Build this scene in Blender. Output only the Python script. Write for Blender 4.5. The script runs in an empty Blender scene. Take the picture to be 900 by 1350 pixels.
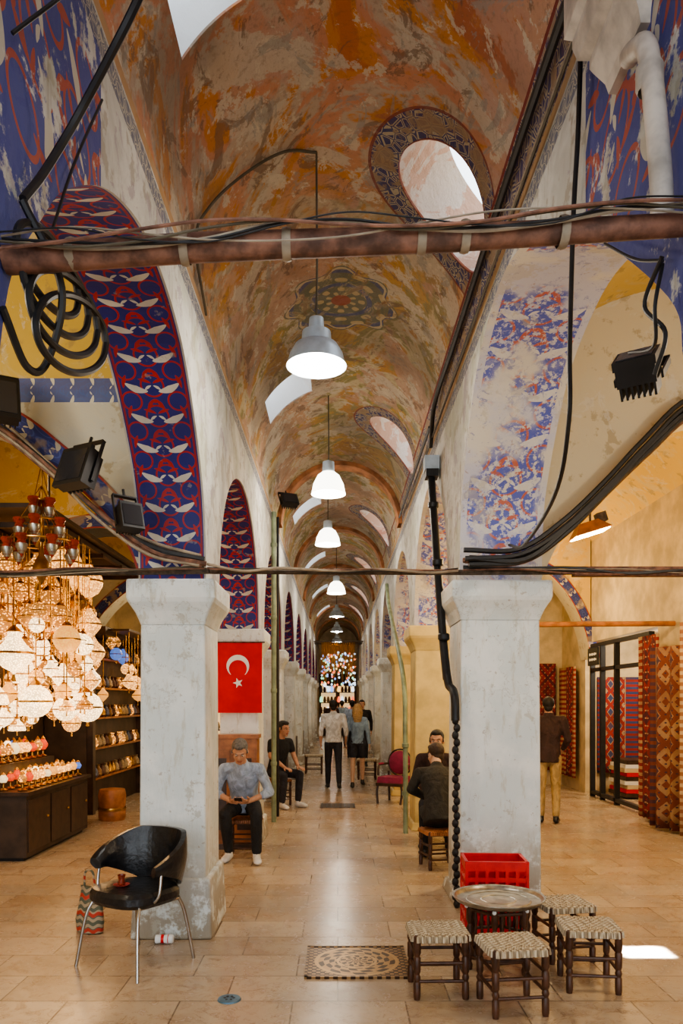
import bpy, bmesh, math, random
from mathutils import Vector, Matrix
from mathutils.bvhtree import BVHTree
from math import sin, cos, pi, radians, sqrt
random.seed(7)
scene = bpy.context.scene
COL = scene.collection

# ------------------------------------------------------------------ node helpers
class S:
    def __init__(s, t, k): s.t = t; s.k = k
    def _m(s, op, *a, clamp=False):
        n = s.t.nodes.new('ShaderNodeMath'); n.operation = op; n.use_clamp = clamp
        for i, q in enumerate((s,) + a):
            if isinstance(q, S): s.t.links.new(q.k, n.inputs[i])
            else: n.inputs[i].default_value = q
        return S(s.t, n.outputs[0])
    def __add__(s, o): return s._m('ADD', o)
    def __sub__(s, o): return s._m('SUBTRACT', o)
    def __mul__(s, o): return s._m('MULTIPLY', o)
    def __truediv__(s, o): return s._m('DIVIDE', o)
    def inv(s): return (s * -1.0) + 1.0
    def abs(s): return s._m('ABSOLUTE')
    def mod(s, p): return s._m('FLOORED_MODULO', p)
    def sqrt(s): return s._m('SQRT')
    def lt(s, o): return s._m('LESS_THAN', o)
    def gt(s, o): return s._m('GREATER_THAN', o)
    def min(s, o): return s._m('MINIMUM', o)
    def max(s, o): return s._m('MAXIMUM', o)
    def sin(s): return s._m('SINE')
    def cos(s): return s._m('COSINE')
    def atan2(s, o): return s._m('ARCTAN2', o)
    def ss(s, a, b):
        n = s.t.nodes.new('ShaderNodeMapRange'); n.interpolation_type = 'SMOOTHSTEP'
        s.t.links.new(s.k, n.inputs[0]); n.inputs[1].default_value = a; n.inputs[2].default_value = b
        return S(s.t, n.outputs[0])

def mixc(t, fac, a, b):
    n = t.nodes.new('ShaderNodeMix'); n.data_type = 'RGBA'
    for i, q in ((0, fac), (6, a), (7, b)):
        if isinstance(q, S): t.links.new(q.k, n.inputs[i])
        elif isinstance(q, (tuple, list)): n.inputs[i].default_value = (*q, 1) if len(q) == 3 else q
        else: n.inputs[i].default_value = q
    return S(t, n.outputs[2])

def noise(t, vec, scale, detail=4, rough=.55, dist=0.0):
    n = t.nodes.new('ShaderNodeTexNoise'); n.inputs['Scale'].default_value = scale
    n.inputs['Detail'].default_value = detail; n.inputs['Roughness'].default_value = rough
    n.inputs['Distortion'].default_value = dist
    if vec is not None: t.links.new(vec.k, n.inputs['Vector'])
    return S(t, n.outputs[0])

def voro(t, vec, scale, feat='F1'):
    n = t.nodes.new('ShaderNodeTexVoronoi'); n.feature = feat; n.inputs['Scale'].default_value = scale
    if vec is not None: t.links.new(vec.k, n.inputs['Vector'])
    return S(t, n.outputs['Distance'])

def newmat(name, rough=.6, metal=0.0):
    m = bpy.data.materials.new(name); m.use_nodes = True
    t = m.node_tree; b = t.nodes['Principled BSDF']
    b.inputs['Roughness'].default_value = rough; b.inputs['Metallic'].default_value = metal
    return m, t, b

def setc(t, b, c):
    if isinstance(c, S): t.links.new(c.k, b.inputs['Base Color'])
    else: b.inputs['Base Color'].default_value = (*c, 1)

def bump(t, b, h, strength=.3, dist=.02):
    n = t.nodes.new('ShaderNodeBump'); n.inputs['Strength'].default_value = strength
    n.inputs['Distance'].default_value = dist
    t.links.new(h.k, n.inputs['Height']); t.links.new(n.outputs[0], b.inputs['Normal'])

def wpos(t):
    g = t.nodes.new('ShaderNodeNewGeometry'); return S(t, g.outputs['Position'])
def sep(t, v):
    n = t.nodes.new('ShaderNodeSeparateXYZ'); t.links.new(v.k, n.inputs[0])
    return [S(t, n.outputs[i]) for i in range(3)]
def comb(t, x, y, z):
    n = t.nodes.new('ShaderNodeCombineXYZ')
    for i, q in enumerate((x, y, z)):
        if isinstance(q, S): t.links.new(q.k, n.inputs[i])
        else: n.inputs[i].default_value = q
    return S(t, n.outputs[0])
def uvs(t):
    n = t.nodes.new('ShaderNodeUVMap'); return S(t, n.outputs[0])

def pm(name, c, rough=.55, metal=0.0, var=.25, scale=12, em=None, es=0, bmp=0, trans=0):
    m, t, b = newmat(name, rough, metal)
    if var:
        n = noise(t, wpos(t), scale, 4)
        setc(t, b, mixc(t, n.ss(.3, .7), tuple(k * (1 - var) for k in c), tuple(min(1, k * (1 + var * .6)) for k in c)))
        if bmp: bump(t, b, n, bmp)
    else: setc(t, b, c)
    if em: b.inputs['Emission Color'].default_value = (*em, 1); b.inputs['Emission Strength'].default_value = es
    if trans: b.inputs['Transmission Weight'].default_value = trans
    return m

# ------------------------------------------------------------------ mesh builder
class MB:
    def __init__(s): s.v = []; s.f = []; s.m = []; s.mats = []; s.T = None
    def mi(s, mat):
        if mat not in s.mats: s.mats.append(mat)
        return s.mats.index(mat)
    def add(s, vs, fs, mat):
        o = len(s.v)
        if s.T is not None: vs = [s.T @ Vector(p) for p in vs]
        s.v += [tuple(p) for p in vs]; k = s.mi(mat)
        for f in fs: s.f.append(tuple(i + o for i in f)); s.m.append(k)
    def box(s, c, d, mat, top=(1, 1), M=None):
        x, y, z = d[0] / 2, d[1] / 2, d[2] / 2; vs = []
        for sz, k in ((-1, (1, 1)), (1, top)):
            for sx, sy in ((-1, -1), (1, -1), (1, 1), (-1, 1)):
                p = Vector((sx * x * k[0], sy * y * k[1], sz * z))
                if M is not None: p = M @ p
                vs.append(p + Vector(c))
        s.add(vs, [(3, 2, 1, 0), (4, 5, 6, 7), (0, 1, 5, 4), (1, 2, 6, 5), (2, 3, 7, 6), (3, 0, 4, 7)], mat)
    def tube(s, pts, r, mat, n=8, side=None, cap=True):
        pts = [Vector(p) for p in pts]; N = len(pts)
        if not isinstance(r, (list,)): r = [r] * N
        vs = []; u = None
        for i in range(N):
            t = (pts[min(i + 1, N - 1)] - pts[max(i - 1, 0)])
            t = t.normalized() if t.length > 1e-9 else Vector((0, 0, 1))
            if side is not None: u = Vector(side) - t * t.dot(Vector(side))
            else:
                if u is None:
                    u = Vector((0, 0, 1)) if abs(t.z) < .9 else Vector((1, 0, 0))
                u = u - t * t.dot(u)
                if u.length < 1e-6: u = t.orthogonal()
            u.normalize(); w = t.cross(u)
            ra, rb = r[i] if isinstance(r[i], tuple) else (r[i], r[i])
            for k in range(n):
                a = 2 * pi * k / n; vs.append(pts[i] + u * cos(a) * ra + w * sin(a) * rb)
        fs = []
        for i in range(N - 1):
            for k in range(n):
                k2 = (k + 1) % n; fs.append((i * n + k, i * n + k2, (i + 1) * n + k2, (i + 1) * n + k))
        if cap: fs.append(tuple(range(n))[::-1]); fs.append(tuple((N - 1) * n + k for k in range(n)))
        s.add(vs, fs, mat)
    def cap(s, p0, p1, r0, r1, mat, n=12):
        p0 = Vector(p0); p1 = Vector(p1); d = (p1 - p0).normalized(); P = []; R = []
        for a in (90, 60, 30): P.append(p0 - d * r0 * sin(radians(a))); R.append(max(r0 * cos(radians(a)), 1e-4))
        P += [p0, p1]; R += [r0, r1]
        for a in (30, 60, 90): P.append(p1 + d * r1 * sin(radians(a))); R.append(max(r1 * cos(radians(a)), 1e-4))
        s.tube(P, R, mat, n)
    def lathe(s, prof, o, mat, n=16, M=None):
        vs = []; o = Vector(o)
        for r, z in prof:
            for k in range(n):
                a = 2 * pi * k / n; p = Vector((max(r, 1e-4) * cos(a), max(r, 1e-4) * sin(a), z))
                if M is not None: p = M @ p
                vs.append(p + o)
        fs = []
        for i in range(len(prof) - 1):
            for k in range(n):
                k2 = (k + 1) % n; fs.append((i * n + k, i * n + k2, (i + 1) * n + k2, (i + 1) * n + k))
        s.add(vs, fs, mat)
    def ell(s, c, r, mat, M=None, n=14, m=9):
        vs = []; c = Vector(c)
        for i in range(m + 1):
            a = pi * i / m
            for k in range(n):
                b = 2 * pi * k / n
                sa = max(sin(a), .002)
                p = Vector((r[0] * sa * cos(b), r[1] * sa * sin(b), r[2] * cos(a)))
                if M is not None: p = M @ p
                vs.append(p + c)
        fs = []
        for i in range(m):
            for k in range(n):
                k2 = (k + 1) % n; fs.append((i * n + k, (i + 1) * n + k, (i + 1) * n + k2, i * n + k2))
        fs.append(tuple(range(n))); fs.append(tuple(m * n + k for k in range(n))[::-1])
        s.add(vs, fs, mat)
    def mesh(s, name):
        me = bpy.data.meshes.new(name); me.from_pydata(s.v, [], s.f)
        for m in s.mats: me.materials.append(m)
        me.polygons.foreach_set('material_index', s.m); me.update(); return me
    def obj(s, name, smooth=True, ang=38, parent=None, recalc=False):
        me = s.mesh(name)
        if recalc:
            bm = bmesh.new(); bm.from_mesh(me); bmesh.ops.recalc_face_normals(bm, faces=bm.faces); bm.to_mesh(me); bm.free()
        if smooth:
            me.polygons.foreach_set('use_smooth', [True] * len(me.polygons))
            me.set_sharp_from_angle(angle=radians(ang))
        ob = bpy.data.objects.new(name, me); COL.objects.link(ob)
        if parent: ob.parent = parent
        return ob

def empty(name):
    e = bpy.data.objects.new(name, None); COL.objects.link(e); e.empty_display_size = .1; return e

def crom(pts, k=8):
    pts = [Vector(p) for p in pts]; out = []
    P = [pts[0] * 2 - pts[1]] + pts + [pts[-1] * 2 - pts[-2]]
    for i in range(1, len(P) - 2):
        a, b, c, d = P[i - 1:i + 3]
        for j in range(k):
            t = j / k
            out.append(.5 * ((2 * b) + (c - a) * t + (2 * a - 5 * b + 4 * c - d) * t * t + (3 * b - a - 3 * c + d) * t ** 3))
    out.append(pts[-1]); return out

# ------------------------------------------------------------------ painted patterns
def leaf(u, a, cx, cy, ang, A, B, cv=.35):
    c, s_ = cos(ang), sin(ang); dx = u - cx; dy = a - cy
    p = (dx * c + dy * s_) / A; q = (dy * c - dx * s_) / B
    q = q - p * p * cv
    return (p.abs() + q * q).lt(1.0)
def iznik(t, u, v, P=.21, k=1.0, ground=(.018, .022, .19), red=(.38, .022, .018), white=(.58, .56, .50)):
    a = v.mod(P) - P / 2; a2 = (v + P / 2).mod(P) - P / 2; au = u.abs()
    R = P * .5
    d1 = (u * u + a * a).sqrt(); ring1 = (d1 - R * .70).abs().lt(.006 * k)
    ax = au - R * 1.45; d2 = (ax * ax + a2 * a2).sqrt(); ring2 = (d2 - R * .60).abs().lt(.006 * k)
    dot = (u * u + a2 * a2).sqrt().lt(.014 * k)
    r1 = leaf(au, a2, R * .32, .02 * k, .95, .045 * k, .013 * k)
    r2 = leaf(au, a, R * .42, -.035 * k, -.35, .040 * k, .011 * k)
    r3 = leaf(au, a, R * 1.72, -.03 * k, 1.25, .045 * k, .013 * k)
    wl = leaf(au, a, R * 1.05, R * .22, -.38, .072 * k, .024 * k, -.5)
    wl2 = leaf(au, a, R * .30, R * .10, .6, .026 * k, .009 * k)
    c = mixc(t, ring1.max(ring2).max(dot), ground, red)
    c = mixc(t, r1.max(r2).max(r3), c, red)
    c = mixc(t, wl.max(wl2), c, white)
    return c

def peel_col(t, p, cols, sc=1.4):
    n = noise(t, p, sc, 9, .6, .9)
    c = cols[0]; lo = .36
    for i, q in enumerate(cols[1:]):
        e = lo + i * (.3 / max(1, len(cols) - 1)); c = mixc(t, n.ss(e, e + .035), c, q)
    return c

# vault
def vault_mat():
    m, t, b = newmat('peeling_fresco', .75)
    p = wpos(t); x, y, z = sep(t, p)
    th = (x - .03).atan2(z - 4.35); sa = th * .95
    q = comb(t, x * 1.1 + y * .35, y * .75, z * 1.1)
    q2 = comb(t, x * 1.0 - y * .2 + 7.0, y * .9, z * 1.0 + x * .5)
    c = peel_col(t, q, [(.50, .15, .025), (.58, .22, .03), (.56, .26, .15), (.48, .37, .28), (.56, .23, .045), (.42, .14, .06)], 1.15)
    farc = peel_col(t, q, [(.40, .22, .045), (.50, .31, .07), (.28, .25, .09), (.52, .44, .27), (.48, .25, .055), (.32, .28, .11)], 1.3)
    c = mixc(t, (y + noise(t, p, 1.2, 3) * 2).ss(5.4, 8.2), c, farc)
    c = mixc(t, noise(t, q2, .8, 10, .65, .6).ss(.51, .535) * .75, c, (.50, .31, .23))
    n2 = noise(t, q2, 1.7, 13, .69, .5)
    c = mixc(t, n2.ss(.53, .555) * .8, c, (.56, .50, .40))
    n3 = noise(t, q, 3.0, 12, .72, 1.2)
    c = mixc(t, n3.ss(.56, .585) * .65, c, (.17, .10, .06))
    n5 = noise(t, q2, 5.0, 11, .72, .3)
    c = mixc(t, n5.ss(.57, .595) * .8, c, (.62, .55, .43))
    n7 = noise(t, q, 2.0, 12, .7, 2.0)
    c = mixc(t, n7.ss(.58, .60) * .6, c, (.30, .29, .26))
    n6 = noise(t, p, 25, 8, .7)
    c = mixc(t, n6.ss(.50, .66) * .35, c, (.18, .11, .06))
    c = mixc(t, noise(t, q2, .7, 5).ss(.48, .66) * .5, c, (.11, .08, .055))
    # ornament medallion on the crown
    my = y - 6.9; mr = (my * my + sa * sa).sqrt(); ph = my.atan2(sa)
    lob = ((ph * 8.0).cos() * .05 + .50)
    med = (mr - lob).lt(0.0)
    mp = ((mr * 42.0).sin() * (ph * 8.0).cos()).gt(.25)
    mc = mixc(t, mp, (.12, .13, .09), (.46, .36, .20)); mc = mixc(t, ((mr * 30.0).sin()).gt(.75), mc, (.05, .07, .18))
    mc = mixc(t, (mr - lob + .03).abs().lt(.012), mc, (.5, .42, .28)); mc = mixc(t, mr.lt(.09), mc, (.30, .06, .03))
    c = mixc(t, med * n3.ss(.60, .52) * .85, c, mc)
    # painted scroll bands round the round openings (right) and along the springing
    sv = voro(t, comb(t, y * 1.0, sa * 1.0, 0.0), 15, 'DISTANCE_TO_EDGE')
    scroll = mixc(t, (sv - .09).abs().lt(.045), (.022, .028, .14), (.44, .38, .27))
    scroll = mixc(t, noise(t, p, 5, 8, .65).ss(.50, .55) * .85, scroll, (.32, .22, .13))
    oy = (y - 5.05 + 2.3).mod(4.6) - 2.3; os_ = sa - .829; r = (oy * oy + os_ * os_).sqrt()
    band = (r - .54).abs().lt(.10); edge = (r - .54).abs()
    c = mixc(t, band * .9, c, scroll); c = mixc(t, (edge - .105).abs().lt(.010) * .8, c, (.20, .03, .02))
    sp = sa.gt(1.2) * y.lt(12.0); c = mixc(t, sp * .85, c, scroll)
    c = mixc(t, (sa - 1.2).abs().lt(.012), c, (.2, .03, .02))
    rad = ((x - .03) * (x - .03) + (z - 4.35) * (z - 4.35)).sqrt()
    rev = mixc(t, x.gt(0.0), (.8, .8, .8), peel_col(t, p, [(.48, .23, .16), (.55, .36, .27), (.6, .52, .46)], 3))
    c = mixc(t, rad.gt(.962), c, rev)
    setc(t, b, c); bump(t, b, n2 + n3 * .6 + n5 * .4 + n6 * .15, .8, .035)
    return m

def wall_mat(side):
    m, t, b = newmat('old_plaster_' + side, .8)
    p = wpos(t); x, y, z = sep(t, p)
    n = noise(t, p, 2.2, 9, .65, .6); n2 = noise(t, p, 6, 8, .6)
    c = mixc(t, n.ss(.38, .62), (.46, .46, .43), (.60, .60, .57))
    c = mixc(t, n2.ss(.54, .60) * .6, c, (.28, .24, .18))
    c = mixc(t, noise(t, p, 1.3, 5).ss(.50, .64) * .5, c, (.34, .36, .25))
    c = mixc(t, noise(t, p, 3.2, 10, .74, 1).ss(.56, .59) * .55, c, (.31, .25, .30))
    c = mixc(t, noise(t, comb(t, y * 3.0, x * 3.0, z * .5), 3, 6, .6).ss(.56, .68) * .5, c, (.26, .22, .16))
    pat = iznik(t, (z - 3.65), y + z * .3, .36, 1.6, (.035, .045, .24), (.34, .05, .025), (.48, .45, .38))
    msk = y.lt(2.95 if side == 'left' else 3.0) * (z + y * 0.35).lt(5.2) * noise(t, p, 3.5, 10, .72).ss(.60, .55)
    c = mixc(t, msk * .92, c, pat)
    fz = (z - 4.22).abs().lt(.055)
    fr = mixc(t, (voro(t, comb(t, y, z, 0.0), 20, 'DISTANCE_TO_EDGE') - .08).abs().lt(.04), (.07, .08, .15), (.42, .38, .30))
    c = mixc(t, fz * .8, c, fr)
    c = mixc(t, z.gt(4.29) * .8, c, (.42, .22, .06))
    setc(t, b, c); bump(t, b, n + n2 * .5, .5, .03)
    return m

def aisle_mat(name, lowc, highc, zb):
    m, t, b = newmat(name, .8)
    p = wpos(t); x, y, z = sep(t, p)
    n = noise(t, p, 1.8, 9, .65, .7); n2 = noise(t, p, 7, 8, .6)
    c = mixc(t, z.gt(zb), lowc, highc)
    c = mixc(t, n.ss(.50, .6) * .5, c, (.56, .50, .36)); c = mixc(t, n2.ss(.57, .64) * .5, c, (.28, .2, .10))
    c = mixc(t, noise(t, p, 2.6, 11, .74, 1).ss(.56, .58) * .45, c, (.62, .58, .50))
    if zb < 4.2:
        fz = (z - zb).abs().lt(.085) * y.lt(6.5)
        u = z - zb
        fr = iznik(t, u * 1.0, x, .14, .55, (.06, .09, .26), (.05, .1, .3), (.6, .57, .46))
        c = mixc(t, fz * .9, c, fr)
    setc(t, b, c); bump(t, b, n + n2 * .5, .4, .03)
    return m

def soffit_mat(kind):
    m, t, b = newmat('painted_arch_' + kind, .6)
    u, v, _ = sep(t, uvs(t)); p = wpos(t)
    n = noise(t, p, 5, 8, .65)
    if kind == 'vivid':
        c = iznik(t, u, v, .20, 1.0)
        c = mixc(t, (u.abs() - .207).abs().lt(.007), c, (.30, .02, .02))
        c = mixc(t, u.abs().gt(.222), c, (.45, .43, .38))
        c = mixc(t, n.ss(.62, .65) * .5, c, (.36, .32, .28))
        c = mixc(t, noise(t, p, 3, 3).ss(.35, .7) * .35, c, (.03, .02, .05))
    else:
        base = mixc(t, noise(t, p, 2.5, 6).ss(.4, .6), (.50, .49, .55), (.60, .56, .48))
        pat = iznik(t, u, v, .34, 1.5, (.05, .08, .40), (.44, .08, .035), (.60, .58, .54))
        big = noise(t, p, 1.7, 3).ss(.42, .52); fine = noise(t, p, 20, 9, .75).ss(.46, .50)
        c = mixc(t, fine * big.max(v.lt(.6)) * u.abs().lt(.28) * .9, base, pat)
        sm = noise(t, p, 12, 9, .8, 1).ss(.57, .59)
        c = mixc(t, sm * .6, c, (.12, .14, .36))
        sm2 = noise(t, p, 18, 9, .8, 1).ss(.60, .62); c = mixc(t, sm2 * .6, c, (.28, .15, .08))
        c = mixc(t, noise(t, p, 2.0, 10, .74).ss(.55, .57) * .5, c, (.44, .39, .30))
    setc(t, b, c); bump(t, b, n, .25)
    return m

def floor_mat():
    m, t, b = newmat('polished_stone_floor_tiles', .3)
    p = wpos(t)
    br = t.nodes.new('ShaderNodeTexBrick'); t.links.new(p.k, br.inputs['Vector'])
    br.inputs['Scale'].default_value = 1.0; br.inputs['Brick Width'].default_value = .62; br.inputs['Row Height'].default_value = .38
    br.inputs['Mortar Size'].default_value = .005; br.inputs['Mortar Smooth'].default_value = .2
    br.offset = .4; br.inputs['Bias'].default_value = 0
    br.inputs['Color1'].default_value = (.40, .29, .19, 1); br.inputs['Color2'].default_value = (.56, .44, .31, 1)
    br.inputs['Mortar'].default_value = (.16, .11, .07, 1)
    c = S(t, br.outputs[0])
    n = noise(t, p, 2.4, 9, .65, .8); n2 = noise(t, p, 9, 9, .7, 1.2)
    c = mixc(t, n.ss(.42, .62) * .35, c, (.60, .50, .38)); c = mixc(t, n2.ss(.50, .58) * .5, c, (.30, .19, .11))
    c = mixc(t, noise(t, p, 1.1, 6).ss(.48, .66) * .5, c, (.36, .32, .27))
    c = mixc(t, noise(t, p, 5, 11, .8, 2).ss(.57, .60) * .6, c, (.23, .14, .08))
    setc(t, b, c)
    r = n2 * .35 + .07; t.links.new(r.k, b.inputs['Roughness'])
    bump(t, b, S(t, br.outputs[1]).inv() + n2 * .12, .35, .01)
    return m

def rug_mat(name, a, bc, cc, P=.35, W_=.6):
    m, t, b = newmat(name, .95)
    u, v, _ = sep(t, uvs(t))
    du = u.mod(P) - P / 2; dv = v.mod(P * 1.6) - P * .8
    d = du.abs() + dv.abs() * .7
    c = mixc(t, ((d * 48.0).sin()).gt(.1), a, bc)
    c = mixc(t, d.lt(.05), c, cc)
    c = mixc(t, ((v * 60.0).sin() * (u * 60.0).sin()).gt(.8), c, cc)
    e0 = (u - W_ / 2).abs()
    bord = mixc(t, ((v * 70.0).sin()).gt(0.0), a, cc)
    c = mixc(t, e0.gt(W_ / 2 - .09), c, bord); c = mixc(t, (e0 - W_ / 2 + .09).abs().lt(.008), c, bc)
    e = noise(t, wpos(t), 60, 3); c = mixc(t, e.ss(.5, .8) * .3, c, (.05, .02, .01))
    c = mixc(t, noise(t, wpos(t), 3, 4).ss(.4, .65) * .4, c, (.12, .03, .02))
    setc(t, b, c); return m

M_v = vault_mat(); M_wl = wall_mat('left'); M_wr = wall_mat('right')
M_al = aisle_mat('aisle_plaster_left', (.50, .48, .40), (.56, .38, .08), 3.85)
M_ar = aisle_mat('aisle_plaster_right', (.58, .50, .34), (.6, .46, .2), 9)
M_av = aisle_mat('aisle_vault_plaster', (.66, .45, .13), (.6, .4, .14), 9)
M_sv = soffit_mat('vivid'); M_sf = soffit_mat('faded'); M_fl = floor_mat()
def col_mat():
    m, t, b = newmat('whitewashed_stone', .5); p = wpos(t); x, y, z = sep(t, p)
    n = noise(t, p, 3, 8, .6); n2 = noise(t, comb(t, x * 5.0, y * 5.0, z * 1.0), 3, 8, .7)
    c = mixc(t, n.ss(.4, .65), (.64, .70, .70), (.78, .81, .80))
    c = mixc(t, n2.ss(.54, .64) * .5, c, (.46, .43, .33))
    c = mixc(t, z.ss(.9, .0) * noise(t, p, 7, 9, .7).ss(.40, .52) * .9, c, (.27, .22, .15))
    c = mixc(t, noise(t, p, 16, 6, .7).ss(.62, .65) * .6, c, (.32, .26, .19))
    c = mixc(t, noise(t, p, 5, 10, .75).ss(.60, .62) * .6, c, (.42, .40, .33))
    c = mixc(t, (n - .50).abs().lt(.003) * z.gt(1.6) * .5, c, (.3, .28, .22))
    setc(t, b, c); bump(t, b, n + n2 * .6, .45, .02); return m
M_col = col_mat()
M_coly = pm('ochre_column_paint', (.62, .47, .19), .6, var=.2, scale=4)
M_blk = pm('black_metal', (.02, .02, .022), .45, .3, .2)
M_rub = pm('black_cable_rubber', (.018, .017, .017), .5, 0, .3)
M_wire = pm('grey_wire', (.30, .24, .17), .6, 0, .3)
M_wood = pm('aged_timber', (.20, .095, .06), .7, 0, .6, 14, bmp=.5)
M_dwood = pm('dark_wood', (.055, .03, .018), .4, 0, .4, 10)
M_mwood = pm('brown_wood', (.36, .14, .05), .45, 0, .4, 7)
M_iron = pm('rusty_iron', (.10, .075, .055), .6, .4, .5, 18, bmp=.3)
M_alu = pm('dusty_aluminium', (.46, .55, .64), .4, .2, .15)
M_glassd = pm('dark_floodlight_glass', (.03, .03, .035), .15, 0, 0)
M_cord = pm('cord', (.1, .08, .05), .7, 0, .2)
M_bulb = pm('lit_bulb', (1, 1, 1), .5, 0, 0, em=(1, .95, .85), es=26)
M_shade = pm('lit_shade_glass', (.9, .9, .85), .4, 0, 0, em=(1, .96, .84), es=5)
M_chrome = pm('chrome', (.5, .5, .5), .22, 1, .2)
M_leather = pm('black_leather', (.014, .014, .016), .28, 0, .4, 25, bmp=.25)
M_red = pm('red_plastic', (.66, .010, .010), .35, 0, .15)
M_flag = pm('red_flag_cloth', (.62, .006, .012), .85, 0, .12, 5)
M_white = pm('white_cloth', (.78, .78, .76), .8, 0, .05)
M_pvc = pm('white_pvc', (.54, .49, .42), .45, 0, .35, 8)
M_green = pm('green_pipe', (.22, .27, .17), .5, 0, .35, 6)
M_brass = pm('brass', (.50, .28, .08), .3, 1, .3)
M_tray = pm('tin_tray', (.45, .42, .36), .33, .9, .3, 20)

# ------------------------------------------------------------------ arcades and walls
def profwall(name, prof, axis, d0, d1, ztop, mats, sides=True):
    me = bpy.data.meshes.new(name); V = []; F = []; MI = []; UV = []
    f3 = (lambda t_, d, z: (d, t_, z)) if axis == 'y' else (lambda t_, d, z: (t_, d, z))
    s_ = 0.0; w = abs(d1 - d0)
    def quad(ps, mi, uv):
        o = len(V); V.extend(ps); F.append((o, o + 1, o + 2, o + 3)); MI.append(mi); UV.extend(uv)
    for i in range(len(prof) - 1):
        t0, z0, a0 = prof[i]; t1, z1, a1 = prof[i + 1]; L = sqrt((t1 - t0) ** 2 + (z1 - z0) ** 2)
        if t1 - t0 > 1e-6:
            for d in (d0, d1): quad([f3(t0, d, z0), f3(t1, d, z1), f3(t1, d, ztop), f3(t0, d, ztop)], 0, [(0, 0)] * 4)
        arch = a0 and a1
        quad([f3(t0, d0, z0), f3(t1, d0, z1), f3(t1, d1, z1), f3(t0, d1, z0)], 1 if arch else 0,
             [(-w / 2, s_), (-w / 2, s_ + L), (w / 2, s_ + L), (w / 2, s_)])
        s_ = s_ + L if arch else 0.0
    t0, z0, _ = prof[0]; quad([f3(t0, d0, z0), f3(t0, d1, z0), f3(t0, d1, ztop), f3(t0, d0, ztop)], 0, [(0, 0)] * 4)
    t0, z0, _ = prof[-1]; quad([f3(t0, d0, z0), f3(t0, d1, z0), f3(t0, d1, ztop), f3(t0, d0, ztop)], 0, [(0, 0)] * 4)
    me.from_pydata(V, [], F)
    for m in mats: me.materials.append(m)
    me.polygons.foreach_set('material_index', MI)
    ul = me.uv_layers.new(name='UVMap')
    for i, q in enumerate(UV): ul.data[i].uv = q
    ob = bpy.data.objects.new(name, me); COL.objects.link(ob); return ob

def ellarch(a, b, z0, rise, n=36):
    c = (a + b) / 2; h = (b - a) / 2
    return [(c - h * cos(pi * i / n), z0 + rise * sin(pi * i / n), True) for i in range(n + 1)]
def ptarch(pts, k=7): return [(v.x, v.y, True) for v in crom([(a, b, 0) for a, b in pts], k)]

XL, XLO = -.92, -1.39
XR, XRO = .98, 1.64
YEND = 37.0
lcols = [(1.35, 2.04)] + [(5.3 + 3.6 * k, 5.9 + 3.6 * k) for k in range(9)]
rcols = [(1.5, 2.15)] + [(6.1 + 3.6 * k, 6.75 + 3.6 * k) for k in range(9)]
def build_prof(cols, first, zc, rise):
    pr = ellarch(-1.9, cols[0][0], zc, 1.3)
    for i in range(len(cols) - 1):
        a = cols[i][1]; b = cols[i + 1][0]
        pr += first if i == 0 else ellarch(a, b, zc, rise)
    return [(-2.0, zc, False)] + pr + [(cols[-1][1], zc, False), (YEND, zc, False)]
fl_ = ptarch([(2.04, 2.5), (2.14, 2.85), (2.35, 3.14), (2.6, 3.41), (3.12, 3.74), (3.755, 3.9), (4.49, 3.77), (5.05, 3.3), (5.26, 2.9), (5.3, 2.5)])
fr_ = ptarch([(2.15, 2.62), (2.25, 2.85), (2.92, 3.45), (3.4, 3.80), (3.88, 4.02), (4.4, 4.17), (4.87, 4.15), (5.43, 3.93), (5.94, 3.36), (6.07, 3.0), (6.1, 2.62)])
profwall('wall_left_arcade', build_prof(lcols, fl_, 2.5, 1.25), 'y', XL, XLO, 4.36, [M_wl, M_sv])
profwall('wall_right_arcade', build_prof(rcols, fr_, 2.62, 1.35), 'y', XR, XRO, 4.36, [M_wr, M_sf])

def strip(name, prof, y, w, mat, lift=.012):
    me = bpy.data.meshes.new(name); V = []; F = []; UV = []; s_ = 0
    P = [Vector((a, b)) for a, b, _ in prof]; Q = []
    for i, p in enumerate(P):
        tg = (P[min(i + 1, len(P) - 1)] - P[max(i - 1, 0)]).normalized(); nn = Vector((-tg.y, tg.x))
        if nn.y < -.2: nn = -nn
        Q.append(p + nn * w)
    for i in range(len(P) - 1):
        L = (P[i + 1] - P[i]).length; o = len(V)
        V += [(P[i].x, y - lift, P[i].y), (P[i + 1].x, y - lift, P[i + 1].y), (Q[i + 1].x, y - lift, Q[i + 1].y), (Q[i].x, y - lift, Q[i].y)]
        F.append((o, o + 1, o + 2, o + 3)); UV += [(-.2, s_), (-.2, s_ + L), (.2, s_ + L), (.2, s_)]; s_ += L
    me.from_pydata(V, [], F); me.materials.append(mat); ul = me.uv_layers.new(name='UVMap')
    for i, q in enumerate(UV): ul.data[i].uv = q
    ob = bpy.data.objects.new(name, me); COL.objects.link(ob); return ob
m, t, b = newmat('blue_scroll_frieze', .7); u, v, _ = sep(t, uvs(t))
c = iznik(t, u, v, .24, 1.1, (.03, .04, .18), (.05, .08, .26), (.46, .42, .33)); c = mixc(t, (u.abs() - .18).abs().lt(.02), c, (.28, .04, .03))
c = mixc(t, noise(t, wpos(t), 5, 6).ss(.52, .6) * .6, c, (.34, .26, .16)); setc(t, b, c); M_scroll = m

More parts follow.
